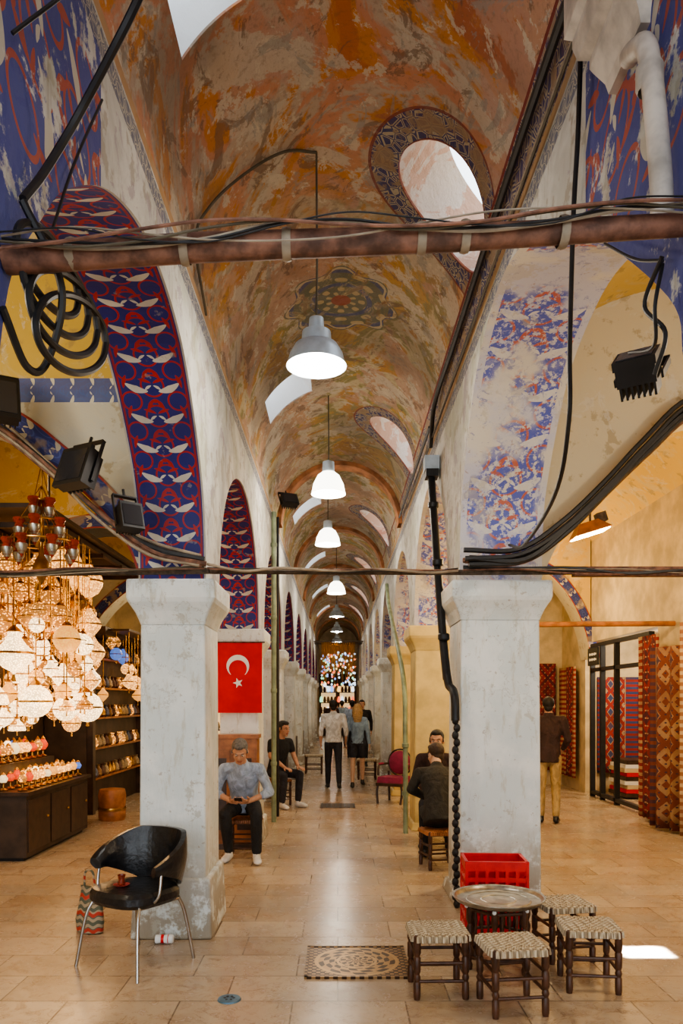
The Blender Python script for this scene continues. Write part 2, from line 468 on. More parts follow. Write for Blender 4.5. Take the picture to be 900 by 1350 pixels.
AL = [(-4.3, 2.3), (-4.15, 2.7), (-3.8, 3.2), (-3.3, 3.58), (-2.8, 3.7), (-2.35, 3.56), (-2.05, 3.34), (-1.75, 3.08), (-1.5, 2.78), (-1.39, 2.5)]
AR = [(1.64, 2.62), (1.82, 2.98), (2.13, 3.35), (2.43, 3.64), (2.8, 3.95), (3.2, 4.05), (3.7, 3.9), (4.1, 3.45), (4.35, 2.9), (4.45, 2.4)]
pal = ptarch(AL); par = ptarch(AR)
for i, (a, b) in enumerate(lcols[1:5]):
    profwall('wall_left_aisle_arch', pal, 'x', a + .06, b - .06, 5.3, [M_al, M_al])
    strip('trim_left_aisle_arch', pal, a + .06, .17, M_scroll)
for i, (a, b) in enumerate(rcols[1:5]):
    if i in (1,): continue
    profwall('wall_right_aisle_arch', par, 'x', a + .06, b - .06, 5.3, [M_ar if i == 0 else M_av, M_ar])
    if i == 2: strip('trim_right_aisle_arch', par, a + .06, .17, M_scroll)

def halfvault(name, xa, xb, z0, rise, y0, y1, mat):
    V = []; F = []; n = 40; ny = 30; c = (xa + xb) / 2; h = (xb - xa) / 2
    for j in range(ny + 1):
        for i in range(n + 1):
            a = pi * i / n; V.append((c - h * cos(a), y0 + (y1 - y0) * j / ny, z0 + rise * sin(a)))
    for j in range(ny):
        for i in range(n):
            k = j * (n + 1) + i; F.append((k, k + 1, k + n + 2, k + n + 1))
    me = bpy.data.meshes.new(name); me.from_pydata(V, [], F); me.materials.append(mat)
    me.polygons.foreach_set('use_smooth', [True] * len(F))
    ob = bpy.data.objects.new(name, me); COL.objects.link(ob); return ob
halfvault('ceiling_aisle_left', -4.4, XLO + .05, 3.95, 1.15, -2, YEND, M_al)
halfvault('ceiling_aisle_right', XRO - .05, 4.55, 4.2, .85, -2, YEND, M_av)

# nave barrel vault with openings
mb = MB(); R = .95; T = .4; n = 72; ring = []
for i in range(n + 1):
    a = -pi / 2 + pi * i / n; ring.append((.03 + R * sin(a), 4.35 + R * cos(a)))
for i in range(n, -1, -1):
    a = -pi / 2 + pi * i / n; ring.append((.03 + (R + T) * sin(a), 4.35 + (R + T) * cos(a)))
K = len(ring)
vs = [(x, -2.0, z) for x, z in ring] + [(x, YEND, z) for x, z in ring]
fs = [(i, (i + 1) % K, K + (i + 1) % K, K + i) for i in range(K)] + [tuple(range(K))[::-1], tuple(range(K, 2 * K))]
mb.add(vs, fs, M_v); vault = mb.obj('ceiling_nave_vault', smooth=False, recalc=True)
cut = MB()
for k in range(6):
    yc = 3.45 + 5.0 * k; a = radians(-39); Rm = Matrix.Rotation(a, 3, 'Y')
    cut.box(Vector((.03, yc, 4.35)) + Rm @ Vector((0, 0, 1.15)), (.62, .68, .9), M_v, M=Rm)
for k in range(-1, 6):
    yc = 5.05 + 4.6 * k; a = radians(50); Rm = Matrix.Rotation(a, 3, 'Y')
    cut.lathe([(0, -.45), (.43, -.45), (.43, .45), (0, .45)], Vector((.03, yc, 4.35)) + Rm @ Vector((0, 0, 1.15)), M_v, 40, Rm)
cuo = cut.obj('cutter', smooth=False, recalc=True)
bmx = bmesh.new(); bmx.from_mesh(cuo.data); bmesh.ops.remove_doubles(bmx, verts=bmx.verts, dist=.001); bmesh.ops.recalc_face_normals(bmx, faces=bmx.faces); bmx.to_mesh(cuo.data); bmx.free()
md = vault.modifiers.new('b', 'BOOLEAN'); md.operation = 'DIFFERENCE'; md.object = cuo; md.solver = 'EXACT'
dg = bpy.context.evaluated_depsgraph_get(); nm = bpy.data.meshes.new_from_object(vault.evaluated_get(dg))
vault.modifiers.clear(); vault.data = nm; bpy.data.objects.remove(cuo)

fr = MB()
for k in range(6):
    yc = 3.45 + 5.0 * k; Rm = Matrix.Rotation(radians(-39), 3, 'Y'); c = Vector((.03, yc, 4.35))
    for o in (-.33, 0, .33): fr.box(c + Rm @ Vector((0, o, 1.36)), (.66, .03, .03), M_alu, M=Rm)
    for o in (-.3, .3): fr.box(c + Rm @ Vector((o, 0, 1.36)), (.03, .7, .03), M_alu, M=Rm)
fr.obj('window_skylight_frames', smooth=False)
rb = MB(); M_rib = pm('painted_rib', (.46, .21, .10), .8, 0, .5, 4)
for yy in [11.5, 15.8, 20.1, 24.4, 28.7, 33]:
    for i in range(24):
        a0 = -pi / 2 + pi * i / 24; a1 = -pi / 2 + pi * (i + 1) / 24; v = []
        for a in (a0, a1):
            for r_ in (.955, .89):
                for dy in (0, .3): v.append((.03 + r_ * sin(a), yy + dy, 4.35 + r_ * cos(a)))
        rb.add(v, [(0, 1, 5, 4), (2, 3, 7, 6), (0, 2, 6, 4), (1, 3, 7, 5)], M_rib)
rb.obj('ceiling_ribs', smooth=False)

# columns
def column(name, x0, x1, y0, y1, zc, plinth, mat, flare=1.0):
    mb = MB(); cx = (x0 + x1) / 2; cy = (y0 + y1) / 2; w = x1 - x0; d = y1 - y0; h = zc - .30
    mb.box((cx, cy, h / 2), (w * 1.0, d, h), mat, top=(.96, .96))
    secs = [(.97, h - .01), (1.02, h + .03), (1.10, h + .08), (1.24, h + .14), (1.28, h + .17), (1.28, zc)]
    vs = []
    for k, z in secs:
        e = (k - 1) * flare
        for sx, sy in ((-1, -1), (1, -1), (1, 1), (-1, 1)): vs.append((cx + sx * (w / 2 + e * .26), cy + sy * (d / 2 + e * .26), z))
    fs = [(i * 4 + k, i * 4 + (k + 1) % 4, (i + 1) * 4 + (k + 1) % 4, (i + 1) * 4 + k) for i in range(5) for k in range(4)] + [(20, 21, 22, 23)]
    mb.add(vs, fs, mat)
    if plinth: mb.box((cx, cy, plinth / 2), (w + .10, d + .10, plinth), mat, top=(.93, .93))
    ob = mb.obj(name, smooth=False)
    bv = ob.modifiers.new('bev', 'BEVEL'); bv.width = .018; bv.segments = 3; bv.limit_method = 'ANGLE'
    return ob
for i, (a, b) in enumerate(lcols): column('stone_column', XLO, XL, a, b - (.06 if i == 0 else 0), 2.5, .42 if i == 1 else (.25 if i else 0), M_col, 1.0 if i else .05)
for i, (a, b) in enumerate(rcols): column('stone_column', XR, XRO, a, b - (.1 if i == 0 else 0), 2.62, .1 if i else 0, M_coly if i in (2, 3) else M_col, 1.0 if i else .05)

# floor, outer walls, ends
f = MB(); f.box((0, 16, -.05), (16, 44, .1), M_fl); f.obj('floor', smooth=False)
M_shopw = pm('shop_wall_cream', (.58, .46, .28), .8, 0, .25, 3)
M_dark = pm('shop_dark_panelling', (.06, .038, .025), .6, 0, .4, 5)
wl = MB(); wl.box((-4.42, 17.5, 2.6), (.2, 39.2, 5.2), M_shopw); wl.obj('wall_left', smooth=False)
wr = MB(); wr.box((4.57, 4.3, 2.6), (.2, 12.6, 5.2), M_shopw); wr.box((4.57, 12.15, 3.95), (.2, 3.1, 2.5), M_shopw); wr.box((4.57, 25.4, 2.6), (.2, 23.4, 5.2), M_shopw)
wr.obj('wall_right', smooth=False)
we = MB(); we.box((0, YEND + .1, 2.8), (9.0, .2, 5.6), M_shopw)
we.obj('wall_back', smooth=False)
wa = MB(); wa.box((3.05, 15.2, 2.3), (2.9, .15, 4.6), M_shopw); wa.obj('wall_right_aisle_end', smooth=False)
wa = MB(); wa.box((-2.9, 15.0, 2.3), (2.9, .15, 4.6), M_shopw); wa.obj('wall_left_aisle_end', smooth=False)

# ------------------------------------------------------------------ beams, rods, cables
def cable(name, lst, mat=M_rub, obj=True):
    mb = MB()
    for pts, r in lst: mb.tube(crom(pts, 8), r, mat, 7)
    return mb.obj(name)
mb = MB()
mb.tube([(-.915, 2.09, 2.865), (-.4, 2.09, 2.90), (.3, 2.09, 2.925), (.975, 2.09, 2.965)], [.037, .038, .034, .030], M_wood, 10)
rr_ = random.Random(21)
for k, (za, r) in enumerate([(.035, .005), (.03, .004), (.04, .003), (.025, .004), (.045, .0025), (.03, .005)]):
    ph_ = rr_.uniform(0, 6); fq = rr_.uniform(.5, 1.5)
    pts = [(-.90 + .185 * i, 2.04 - .006 * k, 2.875 + .009 * i + za * cos(i * fq + ph_) * rr_.uniform(.5, 1)) for i in range(11)]
    mb.tube(crom(pts, 6), r, (M_wire, M_rub, M_wire, M_cord, M_rub, M_wood)[k], 6)
for x in (-.73, -.42, -.14, .23, .35, .62):
    mb.lathe([(.04, -.012), (.043, 0), (.04, .012)], (x, 2.09, 2.875 + (x + .9) * .045), M_wire, 12, Matrix.Rotation(pi / 2, 3, 'Y'))
mb.obj('timber_tie_beam')
def strands(mb, a, b, n, sag, seed):
    r2 = random.Random(seed); a = Vector(a); b = Vector(b)
    for k in range(n):
        pts = []
        for i in range(9):
            f_ = i / 8; p = a.lerp(b, f_); p.z += r2.uniform(-.02, .02) - sag * r2.uniform(.3, 1) * sin(pi * f_); p.y += r2.uniform(-.012, .0) - .02; pts.append(p)
        mb.tube(crom(pts, 5), r2.choice([.005, .007, .01]), r2.choice([M_rub, M_wire, M_cord, M_wood]), 6)
mb = MB(); mb.tube([(-4.3, 5.18, 2.50), (-1.2, 5.19, 2.54), (-.88, 5.19, 2.545)], .022, M_iron, 8)
strands(mb, (-4.3, 5.15, 2.50), (-.9, 5.15, 2.56), 4, .03, 1); mb.obj('iron_tie_rod')
mb = MB(); mb.tube([(-.88, 5.19, 2.545), (.95, 5.96, 2.665)], .022, M_iron, 8)
strands(mb, (-.88, 5.15, 2.56), (.93, 5.9, 2.67), 3, .025, 2); mb.obj('iron_tie_rod')
mb = MB(); mb.tube([(.95, 5.96, 2.665), (4.4, 5.96, 2.68)], .022, M_iron, 8)
strands(mb, (.97, 5.9, 2.68), (4.4, 5.9, 2.68), 4, .03, 3)
mb.box((3.1, 5.96, 2.67), (2.5, .09, .07), M_wood); mb.obj('iron_tie_rod')
mb = MB(); mb.tube([(XRO + .01, 10.0, 2.66), (4.44, 10.0, 2.68)], .035, M_mwood, 8); mb.obj('timber_tie_rod')

mb = MB()
L = [(-.9, 5.12, 2.60), (-1.25, 5.12, 2.68), (-1.6, 5.16, 2.92), (-1.95, 5.22, 3.24), (-2.35, 5.22, 3.57), (-2.8, 5.22, 3.72), (-3.6, 5.22, 3.4)]
for k in range(8):
    o = Vector((random.uniform(-.03, .03), -random.uniform(0, .04), random.uniform(-.05, .04)))
    mb.tube(crom([Vector(p) + o + Vector((0, 0, random.uniform(-.02, .02))) for p in L], 6), random.choice([.006, .008, .012, .018]), (M_rub, M_wood, M_wire)[k % 3], 6)
mb.obj('cable_bundle')
mb = MB()
L = [(.98, 5.85, 2.76), (1.4, 5.85, 2.78), (1.75, 5.9, 3.0), (2.1, 5.95, 3.34), (2.42, 5.98, 3.66), (2.78, 5.98, 3.98), (3.3, 5.98, 4.06), (4.0, 5.98, 3.6)]
for k in range(11):
    o = Vector((random.uniform(-.03, .03), -random.uniform(0, .06), random.uniform(-.05, .05)))
    mb.tube(crom([Vector(p) + o + Vector((0, 0, random.uniform(-.025, .025))) for p in L], 6), random.choice([.006, .009, .013, .02, .025]), (M_rub, M_wood, M_rub, M_wire)[k % 4], 6)
mb.obj('cable_bundle')
mb = MB()
for k in range(4):
    c = Vector((-.85 + .012 * k, 2.24 + .035 * k, 2.92 - .045 * k)); r = .12 + .016 * k
    pts = [c + Vector((.25 * r * cos(2 * pi * i / 14) * (1 - k * .1), r * cos(2 * pi * i / 14) * 1.35, r * .85 * sin(2 * pi * i / 14 + .2 * k))) for i in range(15)]
    mb.tube(crom(pts, 4), .0115, M_rub, 7)
mb.tube(crom([(-.88, 2.12, 3.05), (-.8, 2.2, 2.85), (-.86, 2.25, 2.66), (-.9, 2.2, 2.62), (-.91, 2.06, 2.72)], 8), .0115, M_rub, 7)
mb.obj('hose_coil')
cable('power_cable', [([(-.55, 2.2, 3.75), (-.62, 2.2, 3.6), (-.79, 2.3, 3.42), (-.87, 2.25, 3.22), (-.895, 2.16, 3.08)], .013),
                      ([(-.62, 2.3, 4.05), (-.74, 2.2, 3.75), (-.9, 2.1, 3.5)], .006),
                      ([(-.9, 2.9, 3.95), (-.9, 2.6, 3.5), (-.9, 2.4, 3.15)], .005)])
cable('drop_cable', [([(.945, 2.95, 4.2), (.95, 3.0, 3.9), (.95, 3.06, 3.6), (.945, 3.09, 3.1), (.95, 3.12, 2.80), (1.0, 3.5, 2.60), (1.15, 4.7, 2.62), (1.3, 5.76, 2.84)], .010)])
mb = MB()
mb.tube(crom([(.93, 2.3, 4.45), (.925, 4, 4.5), (.925, 6, 4.5), (.92, 7.2, 4.48), (.93, 7.6, 4.2)], 6), .022, M_rub, 8)
mb.tube([(.92, 7.6, 4.4), (.925, 11.4, 4.42)], .015, M_rub, 6)
for k in range(3): mb.tube(crom([(.955 - .01 * k, 2.3 + 1.6 * i, 4.33 - .04 * k + .02 * ((i + k) % 2)) for i in range(6)], 5), .007, (M_wire, M_rub, M_cord)[k], 6)
mb.obj('electrical_conduit')
mb = MB()
mb.box((.90, 7.3, 3.93), (.14, .15, .14), M_alu); mb.box((.90, 7.28, 3.83), (.12, .16, .07), M_blk)
mb.tube(crom([(.90, 7.3, 3.86), (.90, 7.2, 3.6), (.90, 6.55, 2.3), (.90, 6.25, 1.84)], 6), .036, M_blk, 12)
mb.tube(crom([(.90, 6.25, 1.86), (.91, 6.2, 1.78), (.93, 6.12, 1.74), (.93, 6.02, 1.66), (.93, 6.0, 1.5)], 6), .034, M_blk, 12)
for z in (2.2, 2.9, 3.5): mb.lathe([(.04, -.03), (.05, -.02), (.05, .02), (.04, .03)], (.90, 6.25 + (z - 1.84) / 1.76 * .95, z), M_blk, 12)
for i in range(26):
    z = 1.5 - i * .058; mb.ell((.93 + .012 * (i % 2), 6.0, z), (.028, .028, .036), M_blk, n=8, m=6)
mb.obj('drain_pipe')
mb = MB(); mb.tube([(-.875, 10.4, 0), (-.875, 10.4, 4.25)], .035, M_green, 10); mb.tube([(-.86, 10.9, 0), (-.86, 10.9, 4.3)], .02, M_blk, 8)
for z in (.8, 1.8, 2.8, 3.8): mb.lathe([(.038, -.03), (.044, -.02), (.044, .02), (.038, .03)], (-.875, 10.4, z), M_green, 12)
mb.obj('drain_pipe')
mb = MB(); mb.tube(crom([(.85, 9.5, 0), (.85, 9.55, 1.2), (.85, 9.9, 2.0), (.85, 12.5, 3.2), (.86, 13.3, 3.7)], 6), .032, M_green, 10)
for z in (.5, 1.1): mb.lathe([(.036, -.03), (.045, -.02), (.045, .02), (.036, .03)], (.85, 9.52, z), M_green, 12)
mb.obj('drain_pipe')
# white pipe and corbel upper right
mb = MB()
cs = [(.03, 3.78), (.04, 3.82), (.075, 3.88), (.085, 3.90), (.085, 3.93), (.12, 3.95), (.135, 4.0), (.135, 4.03), (.16, 4.05), (.16, 4.2)]
vs = []
for e, z in cs:
    for sx, sy in ((0, -1), (1, -1), (1, 1), (0, 1)): vs.append((XR - e * sx, 2.52 + sy * (.12 + e * .7), z))
mb.add(vs, [(i * 4 + k, i * 4 + (k + 1) % 4, (i + 1) * 4 + (k + 1) % 4, (i + 1) * 4 + k) for i in range(9) for k in range(4)] + [(0, 1, 2, 3), (36, 37, 38, 39)], M_pvc)
mb.obj('stone_corbel', smooth=False)
mb = MB()
mb.tube(crom([(.945, 2.46, 3.74), (.93, 2.36, 3.68), (.925, 2.26, 3.58), (.925, 2.18, 3.2), (.925, 2.16, 3.0)], 8), .032, M_pvc, 14)
mb.lathe([(.034, -.04), (.040, -.03), (.040, .03), (.034, .04)], (.925, 2.25, 3.5), M_pvc, 14)
mb.obj('white_downpipe')
cable('cable_tangle', [([(.94, 2.2, 2.94), (.93, 2.3, 2.85), (.95, 2.2, 2.72), (.94, 2.25, 2.62)], .007), ([(.95, 2.22, 2.93), (.92, 2.2, 2.8), (.95, 2.28, 2.72), (.96, 2.5, 2.80)], .006),
                       ([(.95, 2.22, 2.94), (.94, 2.4, 3.05), (.95, 2.7, 3.28)], .005)])

def floodlight(name, c, yaw, pitch, w=.2, h=.15):
    mb = MB(); mb.T = Matrix.Translation(c) @ Matrix.Rotation(yaw, 4, 'Z') @ Matrix.Rotation(pitch, 4, 'X')
    mb.box((0, 0, 0), (w, .06, h), M_blk); mb.box((0, -.045, 0), (w * 1.08, .03, h * 1.08), M_blk)
    for i in range(7): mb.box((-w / 2 + w * (i + .5) / 7, .05, 0), (.008, .05, h * .9), M_blk)
    mb.box((0, -.062, 0), (w * .9, .004, h * .85), M_glassd)
    for sx in (-1, 1): mb.box((sx * (w / 2 + .012), .02, .06), (.008, .025, h * .9 + .06), M_blk)
    mb.box((0, .02, h * .5 + .085), (w + .03, .03, .01), M_blk)
    mb.tube([(0, .02, h * .5 + .08), (0, .02, h * .5 + .14)], .01, M_blk, 6)
    return mb.obj(name, smooth=False)
floodlight('floodlight', (-2.20, 4.94, 3.60), .5, -.4, .22, .30)
floodlight('floodlight', (-1.68, 4.92, 3.15), -.5, -.35, .24, .26)
floodlight('floodlight', (-1.36, 4.94, 2.84), .7, -.3, .14, .17)
floodlight('floodlight', (1.03, 2.6, 2.78), -.6, -.9, .13, .10)
floodlight('floodlight', (-.68, 10.6, 4.45), .4, -.6, .22, .18)

# ------------------------------------------------------------------ pendant lamps
def light(name, loc, W, col=(1, .82, .6), r=.08, typ='POINT'):
    l = bpy.data.lights.new(name, typ); l.energy = W; l.color = col
    if typ == 'POINT': l.shadow_soft_size = r
    o = bpy.data.objects.new(name, l); COL.objects.link(o); o.location = loc; return o
def pendant(y, x, z, ztop, dome, W, k=1.0):
    e = empty('pendant_lamp'); mb = MB()
    mb.tube([(x, y, ztop), (x + .004, y, (z + ztop) / 2), (x, y, z + .30 * k)], .007, M_cord, 6)
    if dome:
        mb.lathe([(0.02 * k, .34 * k), (.05 * k, .33 * k), (.055 * k, .25 * k), (.10 * k, .235 * k), (.105 * k, .16 * k), (.15 * k, .14 * k), (.185 * k, .08 * k), (.2 * k, .02 * k), (.21 * k, 0), (.185 * k, .01 * k), (.15 * k, .07 * k), (.06 * k, .13 * k), (0, .14 * k)], (x, y, z), M_alu, 28)
        mb.ell((x, y, z + .03), (.06, .06, .075), M_bulb)
    else:
        mb.lathe([(0.02 * k, .40 * k), (.07 * k, .38 * k), (.075 * k, .24 * k)], (x, y, z), M_alu, 24)
        mb.lathe([(.078 * k, .26 * k), (.13 * k, .22 * k), (.18 * k, .12 * k), (.20 * k, .02 * k), (.205 * k, 0), (.0, .012 * k)], (x, y, z), M_shade, 24)
    mb.obj('lamp_body', parent=e)
    l = light('lamp_bulb_light', (x, y, z - .08), W, (1, .90, .76), .1); l.parent = e
pendant(5.0, -.14, 3.86, 5.27, True, 55, .95)
pendant(9.0, -.11, 4.11, 5.28, False, 52, 1.0)
pendant(12.2, -.16, 4.17, 5.28, False, 50, 1.0)
for yy in (16.5, 21, 25.5, 30): pendant(yy, -.03, 4.0, 5.28, yy > 20, 50, 1.0)
cable('ceiling_wire', [([(-.14, 5.0, 5.27), (-.35, 4.9, 5.2), (-.6, 4.85, 5.02), (-.8, 4.75, 4.75), (-.88, 4.7, 4.5), (-.9, 5.2, 4.3)], .009)], M_cord)

# ------------------------------------------------------------------ left side lantern shop
def glow_mat(name, base, em, es, sc, thr, low=.0):
    m, t, b = newmat(name, .35, .3); setc(t, b, base)
    tc = t.nodes.new('ShaderNodeTexCoord'); v = voro(t, S(t, tc.outputs['Object']), sc)
    k = v.ss(thr, thr - .20); s_ = k * es + low; b.inputs['Emission Color'].default_value = (*em, 1)
    t.links.new(s_.k, b.inputs['Emission Strength']); return m
G1 = glow_mat('pierced_brass_glow', (.40, .20, .06), (1, .42, .10), 3.0, 40, .44, .35)
G2 = glow_mat('amber_glass_glow', (.6, .32, .10), (1, .48, .14), 2.4, 50, .5, .9)
G3 = glow_mat('white_glass_glow', (.7, .55, .35), (1, .70, .36), 3.0, 60, .5, 1.8)
GC = [pm('mosaic_' + n_, c, .3, 0, .5, 60, em=c, es=.9) for n_, c in (('red', (.7, .08, .03)), ('blue', (.1, .2, .6)), ('green', (.15, .4, .2)), ('amber', (1, .45, .1)), ('white', (1, .78, .45)))]
shapes = {
    'globe': [(.0, -1.0), (.38, -.93), (.72, -.7), (.95, -.3), (1, 0), (.95, .3), (.72, .7), (.38, .93), (.25, 1.0)],
    'drop': [(.0, -1.35), (.12, -1.15), (.5, -.8), (.9, -.3), (1, 0), (.85, .35), (.5, .7), (.25, 1.1), (.18, 1.3)],
    'onion': [(.0, -1.2), (.1, -1.0), (.55, -.75), (1.0, -.25), (.95, .1), (.6, .45), (.35, .8), (.3, 1.1)],
    'bell': [(.9, -.6), (1, -.5), (.9, -.1), (.6, .3), (.35, .55), (.25, .8)],
}
mb = MB()
def lantern(mb, c, r, sh, mat, ztop):
    c = Vector(c); mb.lathe([(a * r, z * r) for a, z in shapes[sh]], c, mat, 14)
    zt = shapes[sh][-1][1] * r
    mb.lathe([(.3 * r, zt - .02 * r), (.42 * r, zt), (.26 * r, zt + .18 * r), (.08 * r, zt + .34 * r), (.02, zt + .5 * r)], c, M_brass, 10)
    mb.lathe([(1.0 * r * (.9 if sh == 'bell' else 1), -.06 * r), (1.05 * r, 0), (1.0 * r * (.9 if sh == 'bell' else 1), .06 * r)], c, M_brass, 14)
    mb.lathe([(0, -.3 * r), (.08 * r, -.2 * r), (.12 * r, -.05), (.05 * r, .1 * r)], c + Vector((0, 0, shapes[sh][0][1] * r)), M_brass, 8)
    mb.tube([c + Vector((0, 0, zt + .3 * r)), (c.x, c.y, ztop)], .006, M_brass, 5)
rnd = random.Random(3); placed = []
tries = 0
while len(placed) < 200 and tries < 16000:
    tries += 1
    y = rnd.uniform(7.0, 10.6); x = rnd.uniform(-4.05, -2.5); z = rnd.uniform(1.25, 3.1); r = rnd.choice([.08, .10, .12, .14, .17, .20] if tries < 5000 else [.07, .08, .09, .11])
    if x / y > -.322 or x < -4.3 + r: continue
    if z < 1.56 and (x > -3.1 or z - r * 1.6 < 1.2): continue
    if all((Vector((x, y, z)) - p).length > (r + q) * 1.06 for p, q in placed):
        placed.append((Vector((x, y, z)), r))
        mt = rnd.choice([G1, G1, G1, M_brass, G2] if z > 2.45 else [G1, G2, G3, G3, G2, G1, GC[3]])
        lantern(mb, (x, y, z), r * .92, rnd.choice(['globe', 'globe', 'globe', 'drop', 'onion', 'bell']), mt, 3.28)
for i in range(5): mb.box((-3.4, 7.1 + i * .75, 3.3), (1.5, .05, .05), M_dwood)
for x in (-4.1, -3.4, -2.7): mb.box((x, 8.6, 3.34), (.05, 3.6, .05), M_dwood)
mb.box((-3.4, 8.6, 3.40), (1.6, 3.7, .04), M_dark)
mb.box((-4.24, 8.9, 1.7), (.06, 3.9, 3.4), M_dark)
for x, y in ((-4.1, 7.1), (-2.7, 7.1), (-4.1, 10.1), (-2.7, 10.1)): mb.tube([(x, y, 3.3), (x, y, 4.6)], .012, M_dwood, 6)
mb.obj('hanging_lantern_display')
mb = MB()
cx, cy, cz = -2.42, 6.2, 2.95
mb.tube([(cx, cy, cz + .05), (cx, cy, 3.75)], .008, M_brass, 6)
M_rg = pm('ruby_glass', (.35, .05, .03), .15, .1, .3)
for ri, (rr, zz, nn) in enumerate(((.26, 0, 7), (.17, .17, 5), (.07, .34, 3))):
    mb.tube([(cx + rr * cos(2 * pi * i / 20), cy + rr * sin(2 * pi * i / 20), cz + zz) for i in range(21)], .008, M_brass, 6)
    for i in range(nn):
        a = 2 * pi * i / nn + ri; p = (cx + rr * cos(a), cy + rr * sin(a), cz + zz)
        mb.lathe([(0, -.17), (.012, -.15), (.03, -.12), (.045, -.07), (.03, -.03), (.05, 0), (.045, .02)], p, M_rg, 10)
        mb.lathe([(.02, -.14), (.047, -.085), (.047, -.06)], p, M_tray, 10)
        mb.tube([p, (cx, cy, cz + zz + .3)], .004, M_brass, 5)
mb.lathe([(0, -.35), (.03, -.3), (.07, -.22), (.05, -.15), (.02, -.1), (.02, 0)], (cx, cy, cz), M_brass, 12)
mb.obj('red_glass_chandelier')
mb = MB()
mb.box((-3.65, 8.75, .36), (.9, 1.9, .64), M_dark); mb.box((-3.65, 8.75, .70), (.98, 1.98, .04), M_dwood); mb.box((-3.65, 8.75, .03), (.8, 1.8, .06), M_blk)
for i in range(3): mb.box((-3.195, 8.12 + .63 * i, .36), (.015, .58, .54), M_dwood)
for i in range(3): mb.ell((-3.18, 8.33 + .63 * i, .4), (.015, .015, .015), M_brass, n=8, m=6)
mb.box((-3.85, 8.75, .84), (.45, 1.9, .24), M_dwood)
mb.obj('display_cabinet')
mb = MB(); rnd = random.Random(5)
for row, (x, z) in enumerate(((-3.28, .722), (-3.48, .722), (-3.72, .962), (-3.95, .962))):
    for i in range(11):
        y = 7.9 + .168 * i; r = .045 if row < 2 else .06; q = rnd.uniform(.85, 1.15)
        mb.lathe([(.045, 0), (.05, .01), (.015, .03), (.012, .07), (.03, .09)], (x, y, z), M_brass, 10)
        mb.lathe([(.03, .085), (r, .085 + r * .7 * q), (r, .085 + r * 1.1 * q), (r * .5, .085 + r * 1.9 * q), (.02, .085 + r * 2 * q)], (x, y, z), rnd.choice([GC[0], GC[1], G2, G2, G3, G1, GC[3], GC[4]]), 12)
        mb.lathe([(.02, .085 + r * 1.95 * q), (.03, .085 + r * 2.1 * q), (.004, .085 + r * 2.6 * q)], (x, y, z), M_brass, 8)
mb.obj('table_lamps')
mb = MB()
mb.box((-3.95, 12.4, 1.3), (.6, 2.8, 2.6), M_dark); mb.box((-3.62, 11.1, 1.35), (.12, .12, 2.7), M_dwood); mb.box((-3.62, 13.8, 1.35), (.12, .12, 2.7), M_dwood)
mb.box((-3.6, 12.4, 2.68), (.5, 2.9, .12), M_dwood)
M_pot = [pm('pot_' + str(i), c, .4, 0, .4, 40) for i, c in enumerate(((.30, .16, .06), (.12, .05, .03), (.4, .3, .18), (.10, .12, .2)))]
for z in (.5, .95, 1.4, 1.85, 2.3):
    mb.box((-3.62, 12.45, z), (.1, 2.6, .03), M_mwood)
    for i in range(14):
        mb.lathe([(.03, .015), (.06, .05), (.05, .12), (.02, .17), (.03, .2)], (-3.62, 11.3 + .18 * i, z), rnd.choice(M_pot + [M_brass, G1]), 10)
for i in range(16):
    lantern(mb, (-3.4 + .14 * (i % 3), 11.0 + .17 * i, 1.75 + .2 * ((i * 3) % 5)), .08 + .012 * (i % 4), ('drop', 'globe', 'onion')[i % 3], [GC[3], GC[1], G2, G1, G2][i % 5], 2.7)
mb.box((-3.3, 12.45, 2.7), (.5, 2.7, .03), M_dwood)
mb.obj('souvenir_shelves')
mb = MB()
mb.box((-2.9, 14.85, 1.25), (2.4, .12, 2.5), M_dark)
M_win = pm('lit_shop_interior', (.8, .6, .35), .6, 0, .5, 3, em=(1, .68, .32), es=.8)
for i in range(3): mb.box((-3.7 + .8 * i, 14.77, 1.35), (.68, .03, 1.9), M_win)
for z in (.7, 1.1, 1.5, 1.9):
    mb.box((-2.9, 14.7, z), (2.3, .12, .025), M_dwood)
    for i in range(13): mb.lathe([(.03, .012), (.055, .05), (.04, .13), (.025, .16)], (-3.95 + .18 * i, 14.7, z), rnd.choice(M_pot + [M_brass, M_dwood]), 8)
mb.obj('window_shop_left')
mb = MB()
mb.lathe([(0, 0), (.17, 0), (.185, .05), (.185, .13), (.17, .15), (.18, .2), (.19, .34), (.18, .4), (.17, .43), (0, .45)], (-3.15, 10.6, 0), M_mwood, 20)
mb.lathe([(.19, .14), (.195, .16), (.19, .18)], (-3.15, 10.6, 0), M_brass, 20); mb.obj('leather_pouffe')

